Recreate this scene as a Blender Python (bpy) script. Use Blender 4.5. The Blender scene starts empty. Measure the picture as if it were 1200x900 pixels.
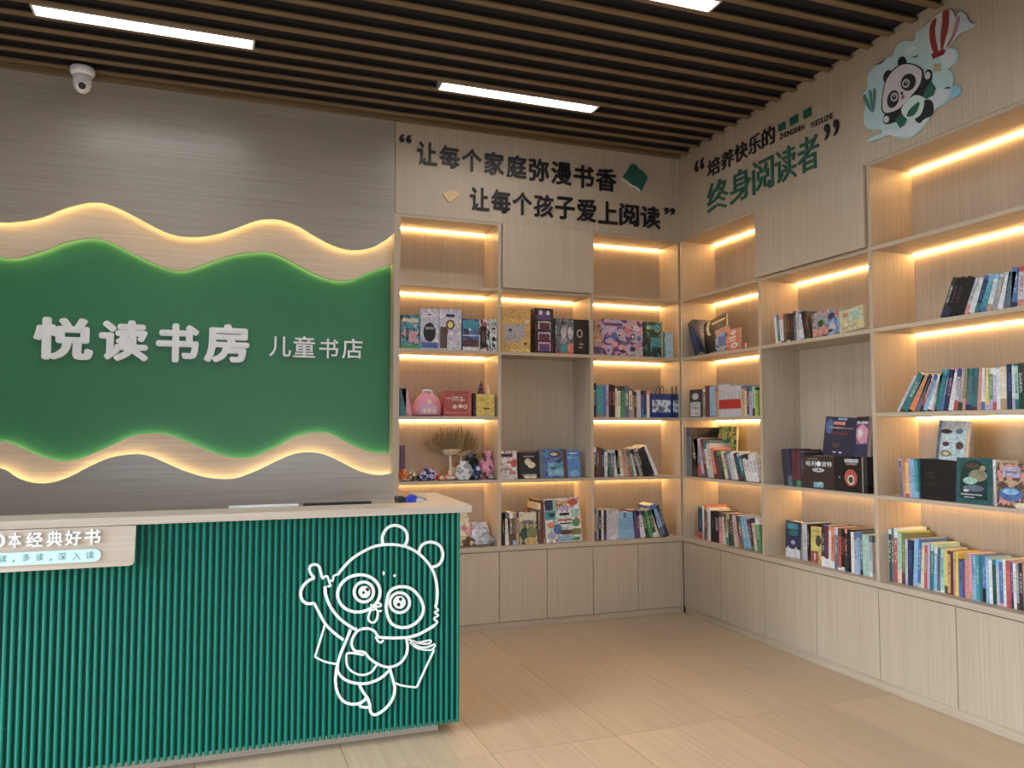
import bpy, bmesh, math, random
from mathutils import Vector, Matrix

S = bpy.context.scene
COL = S.collection
R = random.Random(7)

# ------------------------------------------------------------------ camera
F_PX, YAW, PITCH, EYE = 938.78, 0.3552, 0.0565, 1.40
FWD = Vector((math.sin(YAW)*math.cos(PITCH), math.cos(YAW)*math.cos(PITCH), math.sin(PITCH)))
RGT = Vector((math.cos(YAW), -math.sin(YAW), 0))
UPV = RGT.cross(FWD)
cd = bpy.data.cameras.new('camera'); cam = bpy.data.objects.new('camera', cd); COL.objects.link(cam)
cd.sensor_width = 36.0; cd.lens = F_PX*36/1200; cd.clip_start = 0.05
cam.matrix_world = Matrix.Translation((0, 0, EYE)) @ Matrix((RGT, UPV, -FWD)).transposed().to_4x4()
S.camera = cam

def at(px, py, ax, val):
    """point where the sight line of a photo pixel meets the plane x|y|z = val"""
    d = FWD + RGT*((px-600)/F_PX) + UPV*((450-py)/F_PX)
    o = Vector((0, 0, EYE)); t = (val-o[ax])/d[ax]
    return o + d*t

# ------------------------------------------------------------------ light, exposure
S.view_settings.view_transform = 'Standard'; S.view_settings.look = 'None'
S.view_settings.gamma = 1.0; S.view_settings.use_curve_mapping = False
S.view_settings.exposure = 0.26
PANEL_E, STRIP_E, WAVE_E = 24.0, 38.0, 10.5
w = bpy.data.worlds.new('daylight'); S.world = w; w.use_nodes = True
w.node_tree.nodes['Background'].inputs[0].default_value = (0.80, 0.90, 1.0, 1)
w.node_tree.nodes['Background'].inputs[1].default_value = .3

def area(name, loc, rot, sx, sy, power, col, spread=math.pi):
    l = bpy.data.lights.new(name, 'AREA'); l.shape = 'RECTANGLE'; l.size = sx; l.size_y = sy
    l.energy = power; l.color = col; l.spread = spread
    o = bpy.data.objects.new(name, l); COL.objects.link(o); o.location = loc; o.rotation_euler = rot
    return o
# daylight coming through the open shop entrance on the left, plus fill added from unseen space behind
area('daylight_entrance', (-3.75, 1.7, 1.35), (0, -math.radians(54), 0), 2.2, 3.0, 165, (0.82, 0.915, 1.0), math.radians(100))
area('added_daylight_fill', (0.6, -2.65, 1.5), (math.radians(58), 0, 0), 4.4, 2.2, 48, (0.90, 0.95, 1.0), math.radians(110))

# ------------------------------------------------------------------ dimensions
D, RX = 5.36, 3.388                # front planes of the two bookcase walls
DEEP = 0.32
ZC, ZF = 3.52, 2.871               # slat underside, fascia underside
ZS = [2.871, 2.397, 1.943, 1.479, 1.032]
ZW0, ZW1 = 0.5465, 0.577           # worktop
XB = [1.172, 1.8946, 2.6232, RX]   # back bays
YB = [D, 4.395, 3.43, 2.465]       # right bays
ST = 0.022

# ------------------------------------------------------------------ materials
def new_mat(name):
    m = bpy.data.materials.new(name); m.use_nodes = True
    return m, m.node_tree.nodes, m.node_tree.links, m.node_tree.nodes['Principled BSDF']

def plain(name, col, rough=0.5, metal=0.0, emit=None, es=0.0, var=0.04):
    m, N, L, b = new_mat(name)
    b.inputs['Roughness'].default_value = rough; b.inputs['Metallic'].default_value = metal
    if emit:
        b.inputs['Base Color'].default_value = (*col, 1)
        b.inputs['Emission Color'].default_value = (*emit, 1); b.inputs['Emission Strength'].default_value = es
        return m
    t = N.new('ShaderNodeTexNoise'); t.inputs['Scale'].default_value = 14
    g = N.new('ShaderNodeNewGeometry'); L.new(g.outputs['Position'], t.inputs['Vector'])
    r = N.new('ShaderNodeValToRGB'); L.new(t.outputs[0], r.inputs[0])
    r.color_ramp.elements[0].position = .3; r.color_ramp.elements[1].position = .7
    r.color_ramp.elements[0].color = (*[c*(1-var) for c in col], 1); r.color_ramp.elements[1].color = (*[min(1, c*(1+var)) for c in col], 1)
    L.new(r.outputs[0], b.inputs['Base Color'])
    return m

def wood(name, c1, c2, axis, rough=0.45, fine=150, contrast=1.0):
    """fine straight-grained laminate; axis = direction of the grain"""
    m, N, L, b = new_mat(name)
    g = N.new('ShaderNodeNewGeometry'); mp = N.new('ShaderNodeMapping'); L.new(g.outputs['Position'], mp.inputs['Vector'])
    sc = [fine]*3; sc[axis] = 1.6; mp.inputs['Scale'].default_value = sc
    a = N.new('ShaderNodeTexNoise'); a.inputs['Scale'].default_value = 1.0; a.inputs['Detail'].default_value = 3
    L.new(mp.outputs[0], a.inputs['Vector'])
    mp2 = N.new('ShaderNodeMapping'); L.new(g.outputs['Position'], mp2.inputs['Vector'])
    sc2 = [14]*3; sc2[axis] = .7; mp2.inputs['Scale'].default_value = sc2
    c = N.new('ShaderNodeTexNoise'); c.inputs['Scale'].default_value = 1.0; L.new(mp2.outputs[0], c.inputs['Vector'])
    mx = N.new('ShaderNodeMix'); mx.inputs[0].default_value = .22; L.new(a.outputs[0], mx.inputs[2]); L.new(c.outputs[0], mx.inputs[3])
    r = N.new('ShaderNodeValToRGB'); L.new(mx.outputs[0], r.inputs[0])
    r.color_ramp.elements[0].position = .5-.16/contrast; r.color_ramp.elements[1].position = .5+.16/contrast
    r.color_ramp.elements[0].color = (*c1, 1); r.color_ramp.elements[1].color = (*c2, 1)
    L.new(r.outputs[0], b.inputs['Base Color']); b.inputs['Roughness'].default_value = rough
    bp = N.new('ShaderNodeBump'); bp.inputs['Strength'].default_value = .06; bp.inputs['Distance'].default_value = .002
    L.new(a.outputs[0], bp.inputs['Height']); L.new(bp.outputs[0], b.inputs['Normal'])
    return m

M = {}
M['oak'] = wood('oak_laminate', (.44, .362, .274), (.54, .453, .352), 2)
M['oak_shelf'] = wood('oak_laminate_shelf', (.44, .362, .274), (.54, .453, .352), 0)
M['oak_shelf_y'] = wood('oak_laminate_shelf_deep', (.44, .362, .274), (.54, .453, .352), 1)
M['taupe'] = wood('taupe_wall_laminate', (.31, .28, .245), (.395, .36, .32), 0, rough=.30, fine=120)
M['band'] = wood('pale_oak_band', (.60, .48, .37), (.70, .58, .46), 0, rough=.45, fine=90)
M['counter'] = wood('counter_laminate', (.47, .40, .335), (.58, .51, .44), 0, rough=.4, fine=90)
M['slat'] = wood('brown_ceiling_slat', (.15, .10, .052), (.245, .165, .088), 0, rough=.6, fine=60)
M['void'] = plain('dark_ceiling_void', (.020, .016, .018), .9)
M['paint'] = plain('painted_wall', (.30, .28, .26), .8)
M['green'] = plain('green_sign_panel', (.028, .19, .085), .42, var=.03)
M['flute'] = plain('green_fluted_panel', (.0, .185, .135), .30)
M['flute_back'] = plain('green_groove_shade', (.0, .03, .028), .6)  # groove shade put into the colour; panda pupils share it
M['white'] = plain('white_acrylic', (.90, .93, .95), .35)
M['whiteline'] = plain('white_acrylic_line', (.90, .95, .95), .4)
M['black'] = plain('black_acrylic', (.012, .011, .016), .4)
M['blackp'] = plain('black_plastic', (.015, .015, .017), .35)
M['darkgreen'] = plain('dark_green_acrylic', (.02, .12, .09), .45)
M['gold'] = plain('pale_gold_acrylic', (.72, .52, .27), .45)
M['grout'] = plain('tile_joint', (.28, .22, .155), .8)
M['panel_light'] = plain('lit_diffuser', (.9, .9, .9), .5, emit=(1.0, .975, .96), es=PANEL_E)
M['strip'] = plain('warm_strip_light', (.9, .8, .6), .5, emit=(1.0, .585, .22), es=STRIP_E)
M['wavestrip'] = plain('warm_wave_strip_light', (.9, .8, .6), .5, emit=(1.0, .72, .30), es=WAVE_E)
M['frame'] = plain('white_lamp_frame', (.55, .53, .52), .4)
M['camwhite'] = plain('white_camera_plastic', (.86, .86, .90), .35)
M['page'] = plain('book_pages', (.78, .72, .60), .85)
M['pillblue'] = plain('pale_aqua_acrylic', (.60, .86, .88), .35)
M['inkteal'] = plain('teal_ink', (.10, .30, .32), .5)
M['stem'] = plain('dried_stem', (.72, .62, .46), .7)
M['twig'] = plain('dried_twig', (.30, .22, .12), .8)
M['steel'] = plain('brushed_steel', (.5, .5, .5), .35, 1.0)

def floor_mat():
    m, N, L, b = new_mat('wood_look_floor_tile')
    g = N.new('ShaderNodeNewGeometry'); oi = N.new('ShaderNodeObjectInfo')
    mp = N.new('ShaderNodeMapping'); L.new(g.outputs['Position'], mp.inputs['Vector']); mp.inputs['Scale'].default_value = (55, 1.3, 1)
    cx = N.new('ShaderNodeCombineXYZ'); mm = N.new('ShaderNodeMath'); mm.operation = 'MULTIPLY'; mm.inputs[1].default_value = 37
    L.new(oi.outputs['Random'], mm.inputs[0]); L.new(mm.outputs[0], cx.inputs[0]); L.new(mm.outputs[0], cx.inputs[2]); L.new(cx.outputs[0], mp.inputs['Location'])
    a = N.new('ShaderNodeTexNoise'); a.inputs['Scale'].default_value = 1; a.inputs['Detail'].default_value = 5; a.inputs['Distortion'].default_value = .5
    L.new(mp.outputs[0], a.inputs['Vector'])
    r = N.new('ShaderNodeValToRGB'); L.new(a.outputs[0], r.inputs[0])
    r.color_ramp.elements[0].position = .3; r.color_ramp.elements[1].position = .68
    r.color_ramp.elements[0].color = (.50, .38, .255, 1); r.color_ramp.elements[1].color = (.58, .455, .32, 1)
    h = N.new('ShaderNodeHueSaturation'); L.new(r.outputs[0], h.inputs['Color'])
    v = N.new('ShaderNodeMapRange'); L.new(oi.outputs['Random'], v.inputs[0]); v.inputs[3].default_value = .93; v.inputs[4].default_value = 1.07
    L.new(v.outputs[0], h.inputs['Value']); L.new(h.outputs[0], b.inputs['Base Color'])
    b.inputs['Roughness'].default_value = .42
    return m
M['floor'] = floor_mat()

def math_n(N, L, op, a, b=None):
    n = N.new('ShaderNodeMath'); n.operation = op
    for i, x in enumerate((a, b)):
        if x is None: continue
        if isinstance(x, (int, float)): n.inputs[i].default_value = x
        else: L.new(x, n.inputs[i])
    return n.outputs[0]
def mix_c(N, L, f, a, b):
    n = N.new('ShaderNodeMix'); n.data_type = 'RGBA'
    if isinstance(f, float): n.inputs[0].default_value = f
    else: L.new(f, n.inputs[0])
    for s, x in ((6, a), (7, b)):
        if isinstance(x, tuple): n.inputs[s].default_value = x
        else: L.new(x, n.inputs[s])
    return n.outputs[2]

def book_mat(kind):
    """printed cover: colours come from the book itself (object colour, accent, second)"""
    m, N, L, b = new_mat('printed_'+kind)
    oi = N.new('ShaderNodeObjectInfo'); rnd = oi.outputs['Random']
    def attr(n):
        a = N.new('ShaderNodeAttribute'); a.attribute_type = 'OBJECT'; a.attribute_name = n; return a.outputs['Color']
    acc, sec = attr('accent'), attr('second')
    tc = N.new('ShaderNodeUVMap'); sp = N.new('ShaderNodeSeparateXYZ'); L.new(tc.outputs[0], sp.inputs[0])
    u, v = sp.outputs[0], sp.outputs[1]
    cx = N.new('ShaderNodeCombineXYZ'); seed = math_n(N, L, 'MULTIPLY', rnd, 91.0)
    col = oi.outputs['Color']
    if kind == 'spine':
        r2 = math_n(N, L, 'FRACT', math_n(N, L, 'MULTIPLY', rnd, 17.3)); r3 = math_n(N, L, 'FRACT', math_n(N, L, 'MULTIPLY', rnd, 53.7))
        top = math_n(N, L, 'GREATER_THAN', v, math_n(N, L, 'ADD', .80, math_n(N, L, 'MULTIPLY', r2, .35)))
        bot = math_n(N, L, 'LESS_THAN', v, math_n(N, L, 'SUBTRACT', math_n(N, L, 'MULTIPLY', r3, .42), .12))
        col = mix_c(N, L, top, col, acc); col = mix_c(N, L, bot, col, sec)
        L.new(math_n(N, L, 'MULTIPLY', u, 2.2), cx.inputs[0]); L.new(math_n(N, L, 'MULTIPLY', v, 26), cx.inputs[1]); L.new(seed, cx.inputs[2])
        t = N.new('ShaderNodeTexNoise'); t.inputs['Scale'].default_value = 1.3; t.inputs['Detail'].default_value = 1; L.new(cx.outputs[0], t.inputs['Vector'])
        k = math_n(N, L, 'GREATER_THAN', t.outputs[0], .5)
        k = math_n(N, L, 'MULTIPLY', k, math_n(N, L, 'LESS_THAN', math_n(N, L, 'ABSOLUTE', math_n(N, L, 'SUBTRACT', u, .5)), .27))
        k = math_n(N, L, 'MULTIPLY', k, math_n(N, L, 'GREATER_THAN', v, .36)); k = math_n(N, L, 'MULTIPLY', k, math_n(N, L, 'LESS_THAN', v, .79))
        col = mix_c(N, L, math_n(N, L, 'MULTIPLY', k, .75), col, acc)
    else:
        L.new(u, cx.inputs[0]); L.new(v, cx.inputs[1]); L.new(seed, cx.inputs[2])
        t = N.new('ShaderNodeTexNoise'); t.inputs['Scale'].default_value = 4.6; t.inputs['Detail'].default_value = 5; t.inputs['Distortion'].default_value = .9; L.new(cx.outputs[0], t.inputs['Vector'])
        t2 = N.new('ShaderNodeTexNoise'); t2.inputs['Scale'].default_value = 6.5; t2.inputs['Detail'].default_value = 2; L.new(cx.outputs[0], t2.inputs['Vector'])
        col = mix_c(N, L, math_n(N, L, 'GREATER_THAN', t.outputs[0], .53), col, acc)
        col = mix_c(N, L, math_n(N, L, 'GREATER_THAN', t2.outputs[0], .60), col, sec)
        tn = N.new('ShaderNodeTexNoise'); c2 = N.new('ShaderNodeCombineXYZ'); L.new(math_n(N, L, 'MULTIPLY', u, 22), c2.inputs[0]); L.new(math_n(N, L, 'MULTIPLY', v, 14), c2.inputs[1]); L.new(seed, c2.inputs[2])
        tn.inputs['Scale'].default_value = 1; L.new(c2.outputs[0], tn.inputs['Vector'])
        k = math_n(N, L, 'GREATER_THAN', tn.outputs[0], .5)
        for x, lo, hi in ((u, .14, .86), (v, .78, .90)):
            k = math_n(N, L, 'MULTIPLY', k, math_n(N, L, 'GREATER_THAN', x, lo)); k = math_n(N, L, 'MULTIPLY', k, math_n(N, L, 'LESS_THAN', x, hi))
        k2 = math_n(N, L, 'GREATER_THAN', tn.outputs[0], .52)
        for x, lo, hi in ((u, .3, .7), (v, .07, .13)):
            k2 = math_n(N, L, 'MULTIPLY', k2, math_n(N, L, 'GREATER_THAN', x, lo)); k2 = math_n(N, L, 'MULTIPLY', k2, math_n(N, L, 'LESS_THAN', x, hi))
        col = mix_c(N, L, math_n(N, L, 'ADD', k, k2), col, sec)
    c3 = N.new('ShaderNodeCombineXYZ'); L.new(math_n(N, L, 'MULTIPLY', u, 2.0 if kind == 'spine' else 9.0), c3.inputs[0]); L.new(math_n(N, L, 'MULTIPLY', v, 16.0 if kind == 'spine' else 12.0), c3.inputs[1]); L.new(seed, c3.inputs[2])
    g = N.new('ShaderNodeTexNoise'); g.inputs['Scale'].default_value = 1; g.inputs['Detail'].default_value = 4; L.new(c3.outputs[0], g.inputs['Vector'])
    mr = N.new('ShaderNodeMapRange'); mr.inputs[1].default_value = .32; mr.inputs[2].default_value = .68; mr.inputs[3].default_value = .80; mr.inputs[4].default_value = 1.12; L.new(g.outputs[0], mr.inputs[0])
    hs = N.new('ShaderNodeHueSaturation'); hs.inputs['Saturation'].default_value = .86; L.new(mr.outputs[0], hs.inputs['Value']); L.new(col, hs.inputs['Color'])
    L.new(hs.outputs[0], b.inputs['Base Color']); b.inputs['Roughness'].default_value = .38
    return m
M['spine'] = book_mat('spine'); M['cover'] = book_mat('cover')

def print_mat():
    m, N, L, b = new_mat('printed_ink')
    a = N.new('ShaderNodeAttribute'); a.attribute_name = 'ink'; g = N.new('ShaderNodeNewGeometry'); t = N.new('ShaderNodeTexNoise'); t.inputs['Scale'].default_value = 48; t.inputs['Detail'].default_value = 5; t.inputs['Distortion'].default_value = 1.2; L.new(g.outputs['Position'], t.inputs['Vector'])
    mr = N.new('ShaderNodeMapRange'); mr.inputs[1].default_value = .35; mr.inputs[2].default_value = .65; mr.inputs[3].default_value = .62; mr.inputs[4].default_value = 1.12; L.new(t.outputs[0], mr.inputs[0])
    hs = N.new('ShaderNodeHueSaturation'); hs.inputs['Saturation'].default_value = .85; L.new(mr.outputs[0], hs.inputs['Value']); L.new(a.outputs['Color'], hs.inputs['Color'])
    L.new(hs.outputs[0], b.inputs['Base Color']); b.inputs['Roughness'].default_value = .4
    return m
M['ink'] = print_mat()

M['taupe'].node_tree.nodes['Principled BSDF'].inputs['Specular IOR Level'].default_value = .95

# ------------------------------------------------------------------ helpers
def box(bm, x0, x1, y0, y1, z0, z1, uv=None):
    vs = [bm.verts.new(p) for p in ((x0,y0,z0),(x1,y0,z0),(x1,y1,z0),(x0,y1,z0),(x0,y0,z1),(x1,y0,z1),(x1,y1,z1),(x0,y1,z1))]
    fs = [bm.faces.new([vs[i] for i in q]) for q in ((0,1,5,4),(1,2,6,5),(2,3,7,6),(3,0,4,7),(4,5,6,7),(3,2,1,0))]
    return fs

def obj(name, bm, mat, parent=None, loc=None, smooth=False, base=None, **props):
    """link bm as one mesh object. base: world point the vertices are given relative to the world;
    they are moved into the parent's (or the object's own) frame"""
    me = bpy.data.meshes.new(name); 
    off = None
    if parent is not None and base is None: off = Vector(parent.get('_o', (0, 0, 0)))
    if base is not None: off = Vector(base)
    if off is not None: bmesh.ops.translate(bm, verts=bm.verts, vec=-off)
    bm.to_mesh(me); bm.free()
    if mat is not None: me.materials.append(mat)
    if smooth:
        for p in me.polygons: p.use_smooth = True
    o = bpy.data.objects.new(name, me); COL.objects.link(o)
    if parent is not None: o.parent = parent
    elif base is not None: o.location = base
    if loc is not None: o.location = loc
    for k, v in props.items(): o[k] = v
    return o

def tag(o, label=None, cat=None, group=None, kind=None):
    for k, v in (('label', label), ('category', cat), ('group', group), ('kind', kind)):
        if v: o[k] = v
    return o

def thing(name, loc, label, cat, group=None, rotz=0, kind=None):
    o = bpy.data.objects.new(name, None); o.empty_display_size = .05; COL.objects.link(o)
    o.location = loc; o.rotation_euler = (0, 0, rotz); o['_o'] = tuple(loc)
    return tag(o, label, cat, group, kind)

def quick_box(name, x0, x1, y0, y1, z0, z1, mat, parent=None, bevel=0.0, **props):
    bm = bmesh.new(); box(bm, x0, x1, y0, y1, z0, z1)
    if bevel: bmesh.ops.bevel(bm, geom=bm.edges[:], offset=bevel, segments=2, affect='EDGES')
    if parent is None: return obj(name, bm, mat, base=((x0+x1)/2, (y0+y1)/2, z0), **props)
    return obj(name, bm, mat, parent, **props)

def curve_pts(pts, n=6, closed=False):
    """Catmull-Rom through 2D or 3D points"""
    P = [Vector(p) for p in pts]; out = []; m = len(P)
    rng = range(m if closed else m-1)
    for i in rng:
        p1, p2 = P[i], P[(i+1) % m]
        p0 = P[(i-1) % m] if closed or i > 0 else p1*2-p2
        p3 = P[(i+2) % m] if closed or i+2 < m else p2*2-p1
        for k in range(n):
            t = k/n
            out.append(.5*((2*p1)+(p2-p0)*t+(2*p0-5*p1+4*p2-p3)*t*t+(3*p1-p0-3*p2+p3)*t**3))
    if not closed: out.append(P[-1])
    return out

def slab(bm, pts, to3, d0, d1):
    """polygon pts (2D) extruded between depths d0 and d1; to3(u, v, d) -> world"""
    a = [bm.verts.new(to3(p[0], p[1], d0)) for p in pts]; b = [bm.verts.new(to3(p[0], p[1], d1)) for p in pts]
    n = len(pts); bm.faces.new(a); bm.faces.new(b[::-1])
    for i in range(n):
        j = (i+1) % n; bm.faces.new((a[j], a[i], b[i], b[j]))
    bmesh.ops.recalc_face_normals(bm, faces=bm.faces[:])

def tube(bm, pts, r, seg=6, r1=None):
    pts = [Vector(p) for p in pts]; rings = []; n = len(pts)
    for i, p in enumerate(pts):
        d = (pts[min(i+1, n-1)]-pts[max(i-1, 0)]).normalized()
        a = d.cross(Vector((0, 0, 1))); 
        if a.length < .05: a = d.cross(Vector((1, 0, 0)))
        a.normalize(); c = d.cross(a)
        rr = r if r1 is None else r+(r1-r)*i/(n-1)
        rings.append([bm.verts.new(p+(a*math.cos(t)+c*math.sin(t))*rr) for t in [2*math.pi*k/seg for k in range(seg)]])
    for i in range(n-1):
        for k in range(seg):
            bm.faces.new((rings[i][k], rings[i][(k+1) % seg], rings[i+1][(k+1) % seg], rings[i+1][k]))
    bm.faces.new(rings[0][::-1]); bm.faces.new(rings[-1])

def lathe(bm, prof, c, seg=24, axis=None):
    c = Vector(c); Q = axis or Matrix.Identity(3); rings = []
    for r, z in prof:
        rings.append([bm.verts.new(c+Q@Vector((r*math.cos(2*math.pi*k/seg), r*math.sin(2*math.pi*k/seg), z))) for k in range(seg)])
    for i in range(len(prof)-1):
        for k in range(seg):
            bm.faces.new((rings[i][k], rings[i][(k+1) % seg], rings[i+1][(k+1) % seg], rings[i+1][k]))
    bm.faces.new(rings[0][::-1]); bm.faces.new(rings[-1])

# wall frames: (u along the image-right direction, v up, d out into the room)
def back3(y): return lambda u, v, d: Vector((u, y-d, v))
def right3(x): return lambda u, v, d: Vector((x-d, u, v))

# ------------------------------------------------------------------ room shell
XL, YF, ZT = -3.6, -2.5, 3.558
XBK, YBK = RX+DEEP+.02, D+DEEP+.02
def struct(name, x0, x1, y0, y1, z0, z1, mat): return quick_box(name, x0, x1, y0, y1, z0, z1, mat, kind='structure')
# floor: grout bed and tiles of 0.6 x 1.2
fl = struct('floor', XL, XBK, YF, YBK, -.05, -.004, M['grout'])
fl['_o'] = tuple(fl.location)
tw, th, gap = .6, 1.2, .0013
i0 = math.floor((XL-1.149)/tw)
for i in range(i0, 6):
    for j in range(-5, 3):
        x0, x1 = 1.149+i*tw, 1.149+(i+1)*tw; y0, y1 = 3.352+j*th, 3.352+(j+1)*th
        x0, x1, y0, y1 = max(x0, XL), min(x1, XBK), max(y0, YF), min(y1, YBK)
        if x1-x0 < .02 or y1-y0 < .02: continue
        bm = bmesh.new(); box(bm, x0+gap, x1-gap, y0+gap, y1-gap, -.02, 0)
        obj('floor_tile', bm, M['floor'], fl)
struct('wall_right', XBK, XBK+.1, YF, YBK, 0, ZT, M['paint'])
wb = struct('wall_back', XL, XBK, YBK, YBK+.1, 0, ZT, M['paint'])
struct('wall_front_sill', -1.8, 3.0, YF-.1, YF, 0, .25, M['paint'])
struct('wall_front_left', XL, -1.8, YF-.1, YF, 0, ZT, M['paint'])
struct('wall_front_right', 3.0, XBK, YF-.1, YF, 0, ZT, M['paint'])
struct('wall_front_header', -1.8, 3.0, YF-.1, YF, 2.8, ZT, M['paint'])
struct('wall_left_rear', XL-.1, XL, 3.3, YBK, 0, ZT, M['paint'])
struct('wall_left_front', XL-.1, XL, YF, .1, 0, ZT, M['paint'])
struct('wall_left_header', XL-.1, XL, .1, 3.3, 2.8, ZT, M['paint'])
ce = struct('ceiling', XL, XBK, YF, YBK, ZT, ZT+.08, M['void']); ce['_o'] = tuple(ce.location)
n0 = math.ceil((YF-4.150)/.153)
for n in range(n0, 8):
    y = 4.150+.153*n
    bm = bmesh.new(); box(bm, XL+.01, RX-.004, y-.021, y+.021, ZC, ZC+.009); obj('slat', bm, M['slat'], ce)
    bm = bmesh.new(); box(bm, XL+.01, RX-.004, y-.008, y+.008, ZC+.0092, ZC+.0375); obj('slat_shade_web', bm, M['void'], ce)  # dark web: shade of the slat sides put into its colour
quick_box('wall_edge_batten', XL+.01, RX-.004, D-.035, D-.004, ZC+.0, ZC+.0375, M['slat'], ce)

# fascias above the bookcases
fb = struct('trim_1', 1.134, RX+.02, D, D+.02, ZF+.012, ZT-.002, M['oak'])
fr = struct('trim_2', RX, RX+.02, -2.4, D-.001, ZF+.012, ZT-.002, M['oak'])
struct('wall_right_panel', RX, RX+.02, -2.4, YB[3]-.02, 0, ZF+.010, M['oak'])

# ------------------------------------------------------------------ sign wall on the left
def wave(pts): # px polyline -> [(x, z)] on the front plane
    return [(p.x, p.z) for p in (at(a, b, 1, D) for a, b in pts)]
ext = -2.6
A_ = [(0,260),(25,259),(50,254),(75,244),(100,237.5),(112,237),(125,238.5),(150,249),(175,262.5),(200,274),(225,277.5),(250,275),(275,267.5),(300,258.5),(315,256.5),(332,258),(350,265),(370,277),(392,288),(413,293),(435,290),(450,282.5),(462,273)]
B_ = [(0,299.5),(12,300),(25,298),(50,290.5),(75,281),(98,276.5),(112,276.5),(125,280),(150,292),(175,304.5),(200,313.5),(212,315),(225,312.5),(250,303.5),(275,296),(300,292.8),(318,293.5),(335,300),(355,311),(378,322),(400,327),(415,325),(435,316.5),(450,311.5),(462,308)]
C_ = [(0,517.5),(25,527),(50,537),(70,541),(90,538.5),(110,531),(130,522),(150,512.5),(168,508.7),(185,508.2),(200,511),(225,520.5),(250,531),(270,536.5),(285,537.5),(300,535),(325,524),(345,513),(362,508),(378,507),(390,509),(405,517),(425,526.5),(440,531),(462,531.5)]
D_ = [(0,549),(22,561),(45,566.5),(65,564.5),(85,557),(105,546.5),(130,536),(155,532.3),(172,533.5),(190,540.5),(215,551.5),(240,559),(262,561.5),(280,559.5),(302,551),(325,540),(345,532),(365,530),(382,533),(400,541.5),(420,551.5),(440,556.5),(452,556),(462,553.5)]
def full(P):
    w_ = wave(P)
    per = []
    q = [Vector((a, b)) for a, b in w_]
    left = [Vector((-1.159-(p.x+1.159), p.y)) for p in q if p.x < .3][1:][::-1]   # the wave runs on out of frame
    return [(p.x, p.y) for p in curve_pts(left+q, 3)]
wA, wB, wC, wD = full(A_), full(B_), full(C_), full(D_)
XE = 1.130
for W_ in (wA, wB, wC, wD): W_[-1] = (XE, W_[-1][1])
xl = wA[0][0]
ws = struct('wall_left_sign', XL, wA[0][0]-.002, D, D+.02, 0, ZT-.002, M['taupe'])
def poly_obj(name, poly, mat, y, th_, parent=None, **k):
    bm = bmesh.new(); slab(bm, poly, back3(y), 0, -th_)
    if parent is not None: return obj(name, bm, mat, parent, **k)
    return obj(name, bm, mat, base=(sum(p[0] for p in poly)/len(poly), y, min(p[1] for p in poly)), **k)
poly_obj('wall_back_upper', [(wA[0][0], ZT-.002)]+wA+[(XE, ZT-.002)], M['taupe'], D, .018, kind='structure')
poly_obj('wall_back_lower', [(wD[0][0], 0)]+wD+[(XE, 0)], M['taupe'], D, .018, kind='structure')
G1, G2 = D+.058, D+.112   # band plane, green plane
def off(W_, dz): return [(x, z+dz) for x, z in W_]
b1 = poly_obj('wavy_band', off(wA, .10)[::-1]+wB, M['band'], G1, .018)
tag(b1, 'pale oak wavy band above the green sign board, lit along its upper edge', 'wall panel', 'wavy oak bands of the sign')
b2 = poly_obj('wavy_band', wC[::-1]+off(wD, -.10), M['band'], G1, .018)
tag(b2, 'pale oak wavy band below the green sign board', 'wall panel', 'wavy oak bands of the sign')
gb = poly_obj('sign_board', off(wB, .09)[::-1]+off(wC, -.09), M['green'], G2, .012)
tag(gb, 'wide green sign board with wavy top and bottom edges behind the counter', 'sign')
def ribbon(W_, dz, y, name, label):
    bm = bmesh.new(); pts = [Vector((x, y, z+dz)) for x, z in W_]
    tube(bm, pts, .0045, 6)
    o = obj(name, bm, M['wavestrip'], base=(pts[0].x, y, pts[0].z)); return tag(o, label, 'strip light', 'strip lights behind the wavy edges')
ribbon(wA, .010, D+.025, 'wave_light_strip', 'warm light strip hidden behind the topmost wavy edge')
ribbon(wB, .010, G1+.025, 'wave_light_strip', 'warm light strip behind the upper band shining on the green board')
ribbon(wC, -.010, G1+.025, 'wave_light_strip', 'warm light strip behind the lower band shining up the green board')
ribbon(wD, -.010, D+.025, 'wave_light_strip', 'warm light strip hidden behind the lowest wavy edge')

# ------------------------------------------------------------------ lettering
FONT_CACHE = {}
def glyph(ch, extrude, offset, res=4):
    key = (ch, extrude, offset)
    if key in FONT_CACHE: return FONT_CACHE[key]
    c = bpy.data.curves.new('glyph', 'FONT'); c.body = ch; c.size = 1.0; c.extrude = extrude; c.offset = offset; c.resolution_u = res
    o = bpy.data.objects.new('glyph', c); COL.objects.link(o)
    dg = bpy.context.evaluated_depsgraph_get(); me = bpy.data.meshes.new_from_object(o.evaluated_get(dg))
    vs = [v.co.copy() for v in me.vertices]; fs = [tuple(p.vertices) for p in me.polygons]
    bpy.data.objects.remove(o); bpy.data.curves.remove(c); bpy.data.meshes.remove(me)
    FONT_CACHE[key] = (vs, fs); return vs, fs

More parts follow.
